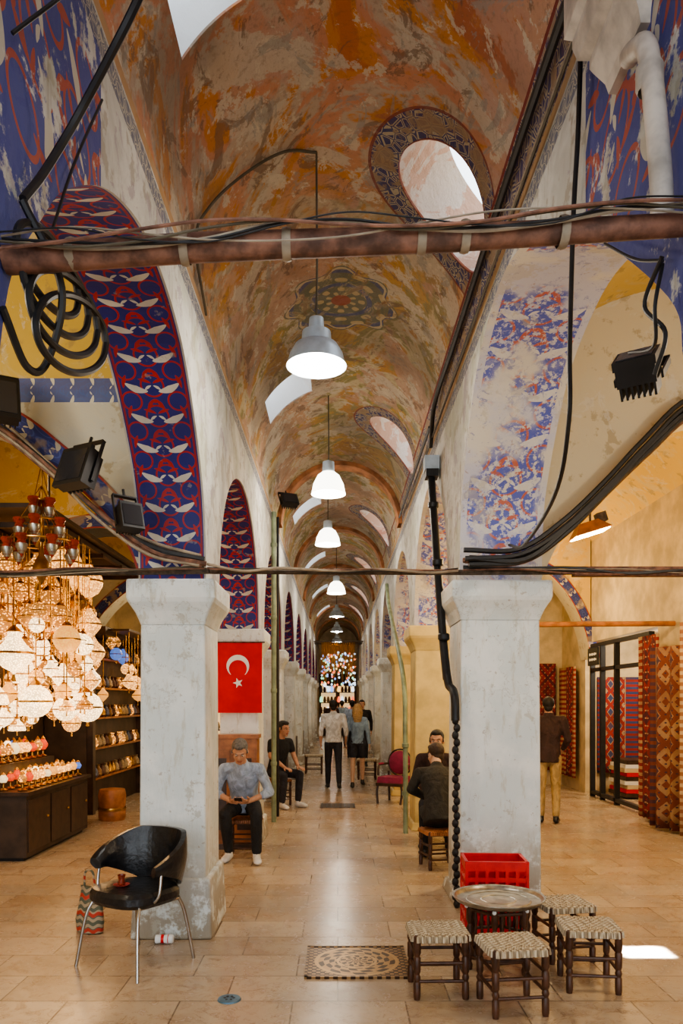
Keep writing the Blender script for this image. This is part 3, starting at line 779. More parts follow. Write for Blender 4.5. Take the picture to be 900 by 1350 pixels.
# ------------------------------------------------------------------ right rug shop
RG = [rug_mat('rug_red', (.26, .020, .016), (.08, .018, .028), (.42, .28, .15)), rug_mat('rug_brown', (.17, .045, .022), (.32, .19, .10), (.05, .03, .05), .22, .7),
      rug_mat('rug_kilim', (.30, .03, .025), (.42, .30, .17), (.04, .06, .16), .16), rug_mat('rug_cream', (.50, .36, .20), (.42, .27, .13), (.30, .13, .06), .5, .95)]
def hanging(name, p0, p1, ztop, zbot, mat, wave=.03, nw=5):
    p0 = Vector(p0); p1 = Vector(p1); W = (p1 - p0).length; d = (p1 - p0) / W; nn = Vector((-d.y, d.x)); V = []; F = []; UV = []
    nu, nv = 24, 10
    for j in range(nv + 1):
        for i in range(nu + 1):
            f_ = i / nu; o = sin(f_ * nw * 2 * pi) * wave * (.4 + .6 * j / nv); q = p0 + d * W * f_ + nn * o; V.append((q.x, q.y, ztop + (zbot - ztop) * j / nv))
    for j in range(nv):
        for i in range(nu):
            k = j * (nu + 1) + i; F.append((k, k + 1, k + nu + 2, k + nu + 1))
            UV += [(W * i / nu, (ztop - zbot) * j / nv), (W * (i + 1) / nu, (ztop - zbot) * j / nv), (W * (i + 1) / nu, (ztop - zbot) * (j + 1) / nv), (W * i / nu, (ztop - zbot) * (j + 1) / nv)]
    me = bpy.data.meshes.new(name); me.from_pydata(V, [], F); me.materials.append(mat); ul = me.uv_layers.new(name='UVMap')
    for i, q in enumerate(UV): ul.data[i].uv = q
    me.polygons.foreach_set('use_smooth', [True] * len(F))
    ob = bpy.data.objects.new(name, me); COL.objects.link(ob); so = ob.modifiers.new('s', 'SOLIDIFY'); so.thickness = .02; return ob
hanging('hanging_rug', (4.22, 10.0), (4.22, 10.65), 2.55, .06, RG[0])
hanging('hanging_rug', (4.30, 9.2), (4.05, 9.85), 2.35, .04, RG[1], .06, 3)
hanging('hanging_rug', (4.4, 8.2), (4.1, 9.1), 2.6, .04, RG[3], .06, 3)
hanging('hanging_rug', (4.35, 13.9), (4.35, 14.9), 2.3, .25, RG[0], .04, 4)
hanging('hanging_rug', (3.1, 15.0), (3.75, 15.0), 2.2, .4, RG[2], .02, 3)
hanging('hanging_rug', (3.8, 15.0), (4.3, 15.0), 2.4, .3, RG[0], .02, 3)
hanging('hanging_rug', (2.2, 15.0), (3.0, 15.0), 2.3, .4, RG[1], .02, 3)
mb = MB()
for y in (10.75, 12.1, 12.75, 13.25): mb.box((4.45, y, 1.3), (.08, .06, 2.6), M_blk)
for z in (.08, 2.2, 2.62): mb.box((4.45, 12.0, z), (.08, 2.5, .06), M_blk)
M_sign = pm('shop_sign_black', (.015, .02, .02), .4, 0, 0); mb.box((4.38, 13.0, 2.42), (.03, .5, .3), M_sign)
for r_ in range(2):
    for i in range(6): mb.box((4.36, 12.83 + i * .06, 2.46 - r_ * .09), (.005, .04, .03 + .015 * (i % 2)), M_white)
mb.obj('door_rug_shop', smooth=False)
mb = MB(); mb.box((6.6, 12.2, 1.5), (.1, 4, 3), M_shopw); mb.box((5.6, 10.4, 1.5), (2, .1, 3), M_shopw); mb.box((5.6, 14.0, 1.5), (2, .1, 3), M_shopw); mb.box((5.6, 12.2, 2.9), (2.1, 3.6, .1), M_shopw)
mb.obj('wall_rug_shop_interior', smooth=False)
hanging('kilim', (4.75, 13.9), (5.5, 13.9), 2.1, .35, RG[2], .01, 2); hanging('kilim', (5.6, 13.9), (6.4, 13.9), 2.1, .35, RG[3], .01, 2)
for i in range(4): hanging('kilim', (6.5, 10.6 + .82 * i), (6.5, 11.35 + .82 * i), 2.1, .2, RG[(i * 2 + 1) % 4], .01, 2)
mb = MB()
for i in range(9): mb.box((5.2 + .02 * (i % 3), 13.2, .06 + .07 * i), (.7, .8 - .01 * i, .065), [M_dwood, M_flag, M_shopw, M_white][i % 4])
mb.obj('folded_rugs_pile')
light('shop_light', (5.3, 12.2, 2.6), 110, (1, .88, .7), .1)
mb = MB(); c = Vector((2.66, 8.0, 3.42)); M_em = pm('lamp_glass_lit', (1, .9, .7), .5, 0, 0, em=(1, .82, .45), es=18)
mb.T = Matrix.Translation(c) @ Matrix.Rotation(-.3, 4, 'Y')
mb.box((0, 0, .06), (.40, .28, .12), M_mwood, top=(.5, .5)); mb.box((0, 0, -.004), (.36, .24, .012), M_em); mb.box((.16, 0, .13), (.1, .1, .1), M_iron)
mb.T = None; mb.tube([(2.66, 8, 3.5), (2.66, 8, 4.98)], .012, M_iron, 6); mb.obj('hanging_floodlight')
W = (1, .70, .34)
light('aisle_light', (2.66, 8.0, 3.28), 200, W, .12); light('aisle_light', (3.0, 12.2, 3.3), 130, W, .12); light('aisle_light', (3.2, 3.6, 3.3), 70, (1, .84, .64), .15)
light('aisle_light', (-3.0, 7.6, 3.75), 30, (1, .68, .36), .2); light('aisle_light', (-2.4, 12.5, 3.2), 60, (1, .72, .40), .2); light('aisle_light', (-2.9, 3.4, 3.6), 62, (1, .88, .68), .2)
light('aisle_light', (-2.4, 7.2, 1.6), 18, (1, .62, .30), .3)
for yy in (19, 25, 31):
    light('aisle_light', (2.6, yy, 3.2), 70, W, .2); light('aisle_light', (-2.6, yy, 3.2), 60, (1, .78, .5), .2)

# far end : coloured lantern cluster in front of the end shop
GF = [pm('far_mosaic_' + n_, c, .3, 0, .3, 60, em=c, es=1.8) for n_, c in (('red', (.9, .15, .06)), ('blue', (.2, .4, 1)), ('green', (.3, .8, .5)), ('amber', (1, .6, .2)), ('white', (.9, .95, 1)), ('cool', (.6, .8, 1)))]
mb = MB(); rnd = random.Random(11)
for i in range(150):
    x = rnd.uniform(-.62, .66); z = rnd.uniform(2.2, 3.5); y = rnd.uniform(28.3, 29.6)
    mb.ell((x, y, z), (.035, .035, .045), rnd.choice(GF), n=8, m=6); mb.tube([(x, y, z), (x, y, 3.9)], .006, M_brass, 4)
for y in (28.3, 29, 29.6): mb.tube([(-.9, y, 3.9), (.95, y, 3.9)], .02, M_iron, 6)
mb.obj('coloured_lantern_cluster')
mb = MB(); mb.box((0, 36.85, 1.5), (1.8, .1, 3.0), M_dark); mb.box((-.45, 36.78, 1.4), (.7, .04, 2.0), M_win); mb.box((.45, 36.78, 1.4), (.7, .04, 2.0), M_win)
for z in (.6, 1.1, 1.6, 2.1):
    mb.box((0, 36.7, z), (1.7, .12, .04), M_dwood)
    for i in range(10): mb.lathe([(.05, .02), (.08, .1), (.05, .25), (.03, .3)], (-.8 + .17 * i, 36.7, z), rnd.choice(GF + M_pot + M_pot), 8)
mb.obj('window_end_shop')
mb = MB(); rnd = random.Random(4)
for k in range(2, 8):
    for sx, x0_, y0_ in ((-1, -1.15, 6.4 + 3.6 * k), (1, 1.3, 7.2 + 3.6 * k)):
        mb.box((x0_, y0_ + .9, .4), (.3, 1.6, .8), M_dwood)
        for i in range(9): mb.lathe([(.05, 0), (.07, .05), (.05, .15), (.03, .22)], (x0_, y0_ + .2 + .17 * i, .8), rnd.choice(M_pot + [M_brass, M_flag, M_white]), 8)
mb.obj('corridor_goods_counters')

# ------------------------------------------------------------------ furniture near
mb = MB(); cx, cy = -1.27, 4.80; Tm = Matrix.Translation((cx, cy, 0)) @ Matrix.Rotation(radians(-32), 4, 'Z'); mb.T = Tm
def rsq(a, rx, ry, e=3.0):
    c, s_ = cos(a), sin(a); return (abs(c) ** (2 / e) * rx * (1 if c > 0 else -1), abs(s_) ** (2 / e) * ry * (1 if s_ > 0 else -1))
for z0, z1, k0, k1 in ((.40, .425, .92, 1), (.425, .465, 1, 1), (.465, .49, 1, .93), (.49, .498, .93, .6)):
    vs = []
    for z, k in ((z0, k0), (z1, k1)):
        for i in range(32):
            a = 2 * pi * i / 32; x, y = rsq(a, .25 * k, .24 * k); vs.append((x, y - .015, z))
    mb.add(vs, [(i, (i + 1) % 32, 32 + (i + 1) % 32, 32 + i) for i in range(32)] + ([tuple(range(32, 64))] if z1 > .49 else []) + ([tuple(range(32))[::-1]] if z0 < .41 else []), M_leather)
NB = 36; rows = 7
outer = []; inner = []
for j in range(rows + 1):
    for i in range(NB + 1):
        a = radians(-24 + 228 * i / NB); f_ = abs(i / NB - .5) * 2
        q_ = max(0, (f_ - .35) / .65)
        top = .82 - .17 * q_ ** 1.2; bot = .475 + .11 * min(1, q_ * 1.3) ** .8
        z = bot + (top - bot) * j / rows; flare = 1 + .12 * j / rows
        bul = .018 * sin(pi * j / rows)
        for lst, dr in ((outer, .02 + bul), (inner, -.012 - bul)):
            lst.append(((.262 * flare + dr) * cos(a), (.25 * flare + dr) * sin(a), z))
def gridf(o, flip=False):
    g = []
    for j in range(rows):
        for i in range(NB):
            k = o + j * (NB + 1) + i; q = (k, k + 1, k + NB + 2, k + NB + 1); g.append(q[::-1] if flip else q)
    return g
no = len(outer)
edge = [(j * (NB + 1), (j + 1) * (NB + 1), no + (j + 1) * (NB + 1), no + j * (NB + 1)) for j in range(rows)] + [(j * (NB + 1) + NB, (j + 1) * (NB + 1) + NB, no + (j + 1) * (NB + 1) + NB, no + j * (NB + 1) + NB) for j in range(rows)]
edge += [(rows * (NB + 1) + i, rows * (NB + 1) + i + 1, no + rows * (NB + 1) + i + 1, no + rows * (NB + 1) + i) for i in range(NB)] + [(i, i + 1, no + i + 1, no + i) for i in range(NB)]
mb.add(outer + inner, gridf(0) + gridf(no, True) + edge, M_leather)
for sx in (-1, 1):
    mb.tube(crom([(sx * .20, -.17, .41), (sx * .23, -.21, .3), (sx * .27, -.25, .0)], 5), .011, M_chrome, 8)
    mb.tube(crom([(sx * .20, .16, .41), (sx * .22, .20, .3), (sx * .25, .25, .0)], 5), .011, M_chrome, 8)
    mb.tube(crom([(sx * .20, -.1, .40), (sx * .27, -.08, .47), (sx * .275, -.06, .61)], 5), .01, M_chrome, 8)
    mb.tube([(sx * .2, -.17, .40), (sx * .2, .16, .40)], .01, M_chrome, 8)
mb.tube([(-.2, -.17, .40), (.2, -.17, .40)], .01, M_chrome, 8); mb.tube([(-.2, .16, .40), (.2, .16, .40)], .01, M_chrome, 8)
mb.obj('black_leather_armchair', ang=50)
M_tea = pm('tea', (.2, .03, .01), .1, 0, 0); M_saucer = pm('red_saucer', (.6, .1, .08), .3, 0, .3, 60)
def tea(c):
    mb = MB(); mb.lathe([(0, 0), (.03, .0), (.05, .008), (.052, .011), (.03, .005), (0, .004)], c, M_saucer, 20)
    mb.lathe([(0, .006), (.02, .006), (.024, .02), (.018, .04), (.025, .07), (.023, .07), (.016, .04), (0, .03)], c, M_tea, 14); return mb.obj('tea_glass')
tea((cx - .08, cy - .06, .499))
m, t, b = newmat('striped_wool', .9); p = wpos(t); x, y, z = sep(t, p)
zg = z + ((x * 90.0).sin()) * .008
c = mixc(t, ((zg * 130.0).sin()).gt(.1), (.12, .13, .09), (.42, .33, .22)); c = mixc(t, ((zg * 55.0).sin()).gt(.75), c, (.5, .06, .04)); setc(t, b, c)
mb = MB(); mb.T = Matrix.Translation((-1.78, 5.45, 0)) @ Matrix.Rotation(-.6, 4, 'Z')
mb.tube([(0, 0, .0), (0, 0, .01), (0, 0, .08), (.01, 0, .18), (.0, 0, .27), (.0, 0, .32)], [(.09, .06), (.12, .07), (.13, .075), (.115, .06), (.09, .04), (.10, .02)], m, 20, side=(1, 0, 0))
mb.tube(crom([(-.06, 0, .31), (-.05, .0, .42), (.03, 0, .43), (.06, 0, .31)], 6), .008, m, 6); mb.obj('woven_bag')
mb = MB(); mb.T = Matrix.Translation((-1.18, 5.17, .033)) @ Matrix.Rotation(pi / 2, 4, 'Y')
mb.lathe([(0, -.06), (.028, -.06), (.03, -.05), (.026, -.01), (.031, .02), (.03, .05), (.025, .06), (0, .06)], (0, 0, 0), M_white, 14)
mb.lathe([(.0312, -.02), (.0275, .0), (.0315, .03)], (0, 0, 0), M_red, 14); mb.obj('crumpled_can')

def rope_mat():
    m, t, b = newmat('woven_rope', .9); p = wpos(t); x, y, z = sep(t, p)
    w = ((x * 170.0).sin() * (y * 170.0).sin()); c = mixc(t, w.ss(-.5, .6), (.30, .23, .15), (.62, .54, .40))
    setc(t, b, c); bump(t, b, w, .6, .006); return m
M_rope = rope_mat()
M_sw = pm('stool_walnut', (.085, .035, .018), .4, 0, .4, 20)
def stool(x, y, yaw, s=.31, h=.35, name='woven_stool', seat=None):
    mb = MB(); mb.T = Matrix.Translation((x, y, 0)) @ Matrix.Rotation(yaw, 4, 'Z'); a = s / 2 - .02
    for sx in (-1, 1):
        for sy in (-1, 1):
            prof = [(.017, 0), (.02, .02), (.02, .09), (.014, .10), (.021, .12), (.014, .14), (.02, .155), (.021, h - .12), (.015, h - .11), (.022, h - .09), (.02, h), (.012, h + .008), (0, h + .009)]
            mb.lathe(prof, (sx * a, sy * a, 0), M_sw, 10)
    for z in (.1, .2):
        for q in (-1, 1):
            mb.tube([(-a, q * a, z), (a, q * a, z)], .010, M_sw, 8); mb.tube([(q * a, -a, z + .03), (q * a, a, z + .03)], .010, M_sw, 8)
    for q in (-1, 1):
        mb.tube([(-a, q * a, h - .025), (a, q * a, h - .025)], .015, M_sw, 8); mb.tube([(q * a, -a, h - .025), (q * a, a, h - .025)], .015, M_sw, 8)
    n_ = 14; st = seat or M_rope; w = s / 2 + .005
    for i in range(n_):
        u = -w + .02 + (2 * w - .04) * (i + .5) / n_
        def zz(f_): return h + .004 - .010 * (1 - (2 * f_ - 1) ** 2)
        mb.tube([(u, -w, h - .03), (u, -w + .004, h - .002)] + [(u, -w + 2 * w * f_, zz(f_) + .003 * (1 if (i + int(f_ * 6)) % 2 else -1)) for f_ in (.08, .25, .42, .58, .75, .92)] + [(u, w - .004, h - .002), (u, w, h - .03)], .0115, st, 6)
        mb.tube([(-w, u, h - .03), (-w + .004, u, h - .002)] + [(-w + 2 * w * f_, u, zz(f_) - .003 * (1 if (i + int(f_ * 6)) % 2 else -1)) for f_ in (.08, .25, .42, .58, .75, .92)] + [(w - .004, u, h - .002), (w, u, h - .03)], .0115, st, 6)
    return mb.obj(name)
stool(.57, 4.34, .03); stool(.94, 4.10, .12); stool(1.46, 4.42, -.1); stool(1.46, 4.92, .15)
mb = MB(); mb.T = Matrix.Translation((1.0, 4.72, 0))
mb.lathe([(0, .418), (.25, .418), (.262, .424), (.272, .442), (.285, .446), (.285, .440), (.275, .436), (.266, .418), (.25, .410), (0, .410)], (0, 0, 0), M_tray, 48)
mb.lathe([(.10, .4195), (.105, .422), (.11, .4195)], (0, 0, 0), M_tray, 40); mb.lathe([(.19, .4195), (.195, .422), (.2, .4195)], (0, 0, 0), M_tray, 40)
for i in range(6):
    a = i * pi / 3 + .2; x, y = .19 * cos(a), .19 * sin(a)
    mb.lathe([(.016, 0), (.02, .03), (.012, .05), (.024, .09), (.024, .12), (.012, .15), (.018, .2), (.024, .25), (.012, .28), (.022, .31), (.02, .405)], (x, y, 0), M_sw, 10)
    x2, y2 = .19 * cos(a + pi / 3), .19 * sin(a + pi / 3)
    for z in (.08, .2, .37): mb.tube([(x, y, z), (x2, y2, z)], .011, M_sw, 8)
    for f_ in (.25, .5, .75):
        mb.lathe([(.006, .2), (.01, .25), (.005, .285), (.011, .32), (.006, .37)], (x + (x2 - x) * f_, y + (y2 - y) * f_, 0), M_sw, 8)
    mb.ell((x * 1.1, y * 1.1, .39), (.014, .014, .014), M_white, n=8, m=6)
mb.obj('tray_table')
def crate(z):
    mb = MB(); w, d, h = .42, .30, .255; mb.T = Matrix.Translation((1.12, 5.45, z)) @ Matrix.Rotation(-.05, 4, 'Z')
    mb.box((0, 0, .012), (w, d, .024), M_red)
    for s_ in (-1, 1):
        for zz, hh in ((.035, .07), (.135, .03), (h - .03, .06)):
            mb.box((0, s_ * d / 2, zz), (w, .012, hh), M_red); mb.box((s_ * w / 2, 0, zz), (.012, d, hh), M_red)
        for i in range(7): mb.box((-w / 2 + w * i / 6, s_ * d / 2, h / 2), (.022, .014, h), M_red)
        for i in range(5): mb.box((s_ * w / 2, -d / 2 + d * i / 4, h / 2), (.014, .022, h), M_red)
        mb.box((0, s_ * d / 2, h), (w + .02, .022, .018), M_red); mb.box((s_ * w / 2, 0, h), (.022, d + .02, .018), M_red)
    for i in range(1, 6): mb.box((-w / 2 + w * i / 6, 0, .1), (.006, d, .17), M_red)
    for i in range(1, 4): mb.box((0, -d / 2 + d * i / 4, .1), (w, .006, .17), M_red)
    return mb.obj('red_bottle_crate', smooth=False)
crate(0); crate(.268)
m, t, b = newmat('cast_iron_grate', .35, .8); p = wpos(t); x, y, z = sep(t, p)
dx = x - .12; dy = (y - 4.8) * 1.0; rr = (dx * dx + dy * dy).sqrt(); ph = dx.atan2(dy)
pt = ((rr * 90.0).sin() * (ph * 9.0 + rr * 30.0).cos()).gt(-.05)
sq = ((x * 120.0).sin() * (y * 120.0).sin()).gt(.1)
c = mixc(t, rr.lt(.25), mixc(t, sq, (.05, .025, .012), (.30, .18, .08)), mixc(t, pt, (.05, .025, .012), (.36, .22, .09)))
c = mixc(t, (rr - .255).abs().lt(.012), c, (.42, .27, .12)); c = mixc(t, (rr - .12).abs().lt(.008), c, (.42, .27, .12))
setc(t, b, c); bump(t, b, pt * rr.lt(.25) + sq * rr.gt(.25), .8, .01)
mb = MB(); mb.box((.12, 4.8, .004), (.64, .56, .012), m)
for s_ in (-1, 1): mb.box((.12 + s_ * .31, 4.8, .006), (.02, .58, .016), m); mb.box((.12, 4.8 + s_ * .28, .006), (.64, .02, .016), m)
mb.obj('ornate_floor_grate', smooth=False)
mb = MB(); mb.lathe([(0, .008), (.03, .01), (.05, .006), (.062, .008), (.066, 0)], (-.6, 4.2, 0), pm('blue_metal', (.12, .22, .3), .4, .5), 24)
for i in range(6): mb.lathe([(0, .011), (.007, .0115), (.008, .009)], (-.6 + .025 * cos(i * pi / 3), 4.2 + .025 * sin(i * pi / 3), 0), M_blk, 8)
mb.obj('floor_drain')
mb = MB(); mb.box((0.0, 12.0, .004), (.55, .5, .01), M_iron)
for i in range(8): mb.box((-.24 + .07 * i, 12, .008), (.02, .45, .01), M_blk)
mb.obj('floor_grate', smooth=False)
al = bpy.data.lights.new('daylight_beam', 'AREA'); al.shape = 'RECTANGLE'; al.size = .3; al.size_y = .2; al.energy = 14; al.color = (1, .97, .95); al.spread = radians(1.5)
ao = bpy.data.objects.new('daylight_beam', al); COL.objects.link(ao); ao.location = (2.02, 5.0, 3.4)

# flag
mb = MB(); nu, nv = 16, 12; x0, x1, z1, z0 = -1.43, -.87, 2.33, 1.52; yf = 8.76
def fy(f_, g_): return yf - .015 - .022 * sin(f_ * 7 + g_ * 1.5) * (.3 + g_)
vs = [(x0 + (x1 - x0) * i / nu, fy(i / nu, j / nv), z1 + (z0 - z1) * j / nv) for j in range(nv + 1) for i in range(nu + 1)]
mb.add(vs, [(j * (nu + 1) + i, j * (nu + 1) + i + 1, (j + 1) * (nu + 1) + i + 1, (j + 1) * (nu + 1) + i) for j in range(nv) for i in range(nu)], M_flag)
fc = Vector((-1.15, 0, 2.06)); N_ = 28
def onflag(px_, pz_): f_ = (px_ - x0) / (x1 - x0); g_ = (z1 - pz_) / (z1 - z0); return (px_, fy(f_, g_) - .006, pz_)
oc = []; ic = []; d = Vector((0.0, -1.0)); base = math.atan2(d.y, d.x)
for i in range(N_ + 1):
    f_ = i / N_; a = base + radians(38) + radians(284) * f_; oc.append((fc.x + .13 * cos(a), fc.z + .13 * sin(a)))
    a2 = base + radians(52) + radians(256) * f_; ic.append((fc.x + d.x * .032 + .102 * cos(a2), fc.z + d.y * .032 + .102 * sin(a2)))
vs = [onflag(*p) for p in oc] + [onflag(*p) for p in ic]
mb.add(vs, [(i, i + 1, N_ + 2 + i, N_ + 1 + i) for i in range(N_)], M_white)
sc_ = (-1.15, 1.865); vs = [onflag(*sc_)]
for i in range(10):
    a = pi / 2 + .3 + i * pi / 5; r_ = .062 if i % 2 == 0 else .025; vs.append(onflag(sc_[0] + r_ * cos(a), sc_[1] + r_ * sin(a)))
mb.add(vs, [(0, 1 + i, 1 + (i + 1) % 10) for i in range(10)], M_white)
mb.tube([(-1.46, 8.74, 2.335), (-.84, 8.74, 2.335)], .008, M_iron, 6)
mb.obj('turkish_flag')
mb = MB(); mb.box((-1.18, 8.60, .63), (.56, .26, 1.22), M_mwood); mb.box((-1.18, 8.59, 1.26), (.60, .30, .04), M_mwood); mb.box((-1.18, 8.60, .03), (.6, .30, .06), M_dwood)
for sx in (-.14, .14): mb.box((-1.18 + sx, 8.465, .62), (.24, .012, 1.0), M_mwood, top=(.96, 1)); mb.box((-1.18 + sx, 8.458, .62), (.16, .01, .8), M_dwood)
mb.obj('wooden_cabinet')
def armchair(x, y, yaw, mat, name):
    mb = MB(); mb.T = Matrix.Translation((x, y, 0)) @ Matrix.Rotation(yaw, 4, 'Z')
    mb.box((0, 0, .38), (.44, .44, .1), mat, top=(.94, .94)); mb.box((0, 0, .31), (.46, .46, .05), M_dwood)
    mb.ell((0, .21, .64), (.2, .05, .2), mat); mb.tube([(.21 * cos(a * pi / 12), .22, .64 + .22 * sin(a * pi / 12)) for a in range(25)], .014, M_dwood, 8)
    for sx in (-1, 1):
        mb.tube(crom([(sx * .2, -.2, .32), (sx * .22, -.21, .18), (sx * .2, -.22, 0)], 4), .02, M_dwood, 8); mb.tube([(sx * .2, .2, .5), (sx * .2, .23, 0)], .02, M_dwood, 8)
        mb.tube(crom([(sx * .2, .2, .62), (sx * .24, .05, .62), (sx * .24, -.1, .6), (sx * .22, -.16, .45)], 5), .018, M_dwood, 8); mb.ell((sx * .24, .0, .63), (.028, .1, .02), mat)
    return mb.obj(name)
M_purple = pm('burgundy_velvet', (.26, .03, .08), .8, 0, .2)
armchair(.93, 12.4, -.5, M_purple, 'velvet_armchair')
stool(.62, 16.2, 0, .4, .42, 'wooden_stool'); stool(-.55, 17.5, 0, .4, .42, 'wooden_stool')

# ------------------------------------------------------------------ people
def remesh(mb, name, vox, parent, smooth_it=4):
    src = mb.mesh(name + '_src'); ob = bpy.data.objects.new(name + '_tmp', src); COL.objects.link(ob)
    bvh = BVHTree.FromPolygons([Vector(v) for v in mb.v], mb.f)
    r = ob.modifiers.new('r', 'REMESH'); r.mode = 'VOXEL'; r.voxel_size = vox
    s_ = ob.modifiers.new('s', 'SMOOTH'); s_.iterations = smooth_it; s_.factor = .5
    dg = bpy.context.evaluated_depsgraph_get(); me = bpy.data.meshes.new_from_object(ob.evaluated_get(dg))
    me.name = name; me.materials.clear()
    for m in mb.mats: me.materials.append(m)
    mi = []
    for p in me.polygons:
        h = bvh.find_nearest(p.center); mi.append(mb.m[h[2]] if h[2] is not None else 0)
    me.polygons.foreach_set('material_index', mi); me.polygons.foreach_set('use_smooth', [True] * len(me.polygons))
    bpy.data.objects.remove(ob); o = bpy.data.objects.new(name, me); COL.objects.link(o); o.parent = parent; return o

SK = pm('skin', (.50, .27, .17), .55, 0, .12, 30); SKP = pm('skin_light', (.58, .36, .25), .55, 0, .1, 30); LIP = pm('lips', (.36, .12, .09), .5, 0, .1); EYE = pm('eye_dark', (.02, .012, .01), .2, 0, 0); EYW = pm('eye_white', (.6, .58, .55), .3, 0, 0)
def cloth(name, c, c2=None):
    m, t, b = newmat(name, .85); p = wpos(t); x, y, z = sep(t, p)
    n = noise(t, comb(t, x * 1.0, y * 1.0, z * .6), 11, 5, .6, 1.2); f_ = noise(t, p, 160, 2)
    c_ = mixc(t, n.ss(.35, .65), tuple(k * .68 for k in c), tuple(min(1, k * 1.15) for k in c)); c_ = mixc(t, f_.ss(.45, .7) * .3, c_, c2 or tuple(k * .6 for k in c))
    setc(t, b, c_); bump(t, b, n, .9, .03); return m

def hand(mb, T, wrist, d, nrm, thumb, skin, curl=.45):
    wrist = Vector(wrist); d = Vector(d).normalized(); nrm = Vector(nrm); nrm = (nrm - d * d.dot(nrm)).normalized(); w = d.cross(nrm) * thumb
    old = mb.T; mb.T = T
    mb.tube([wrist - d * .03, wrist, wrist + d * .03, wrist + d * .075, wrist + d * .088], [(.026, .020), (.027, .019), (.038, .016), (.040, .014), (.034, .009)], skin, 12, side=w)
    for i, (o, L_) in enumerate(((.030, .074), (.010, .084), (-.011, .078), (-.031, .060))):
        p = wrist + w * o + d * (.078 - .006 * (i == 3)); a = curl * .5; pts = [p - d * .02, p]
        for k, q in enumerate((.45, .32, .23)):
            dd = d * cos(a) + nrm * sin(a); p = p + dd * L_ * q; pts.append(p); a += curl
        mb.tube(pts + [pts[-1] + (pts[-1] - pts[-2]).normalized() * .006], [.009, .0095, .009, .008, .0068, .003], skin, 8)
    p = wrist + w * .028 + d * .02; t1 = (d * .65 + w * .7 + nrm * .25).normalized(); t2 = (d * .9 + w * .15 + nrm * .45).normalized()
    mb.tube([p - t1 * .015, p, p + t1 * .04, p + t1 * .04 + t2 * .03, p + t1 * .04 + t2 * .038], [.012, .0125, .011, .0085, .004], skin, 8)
    mb.T = old

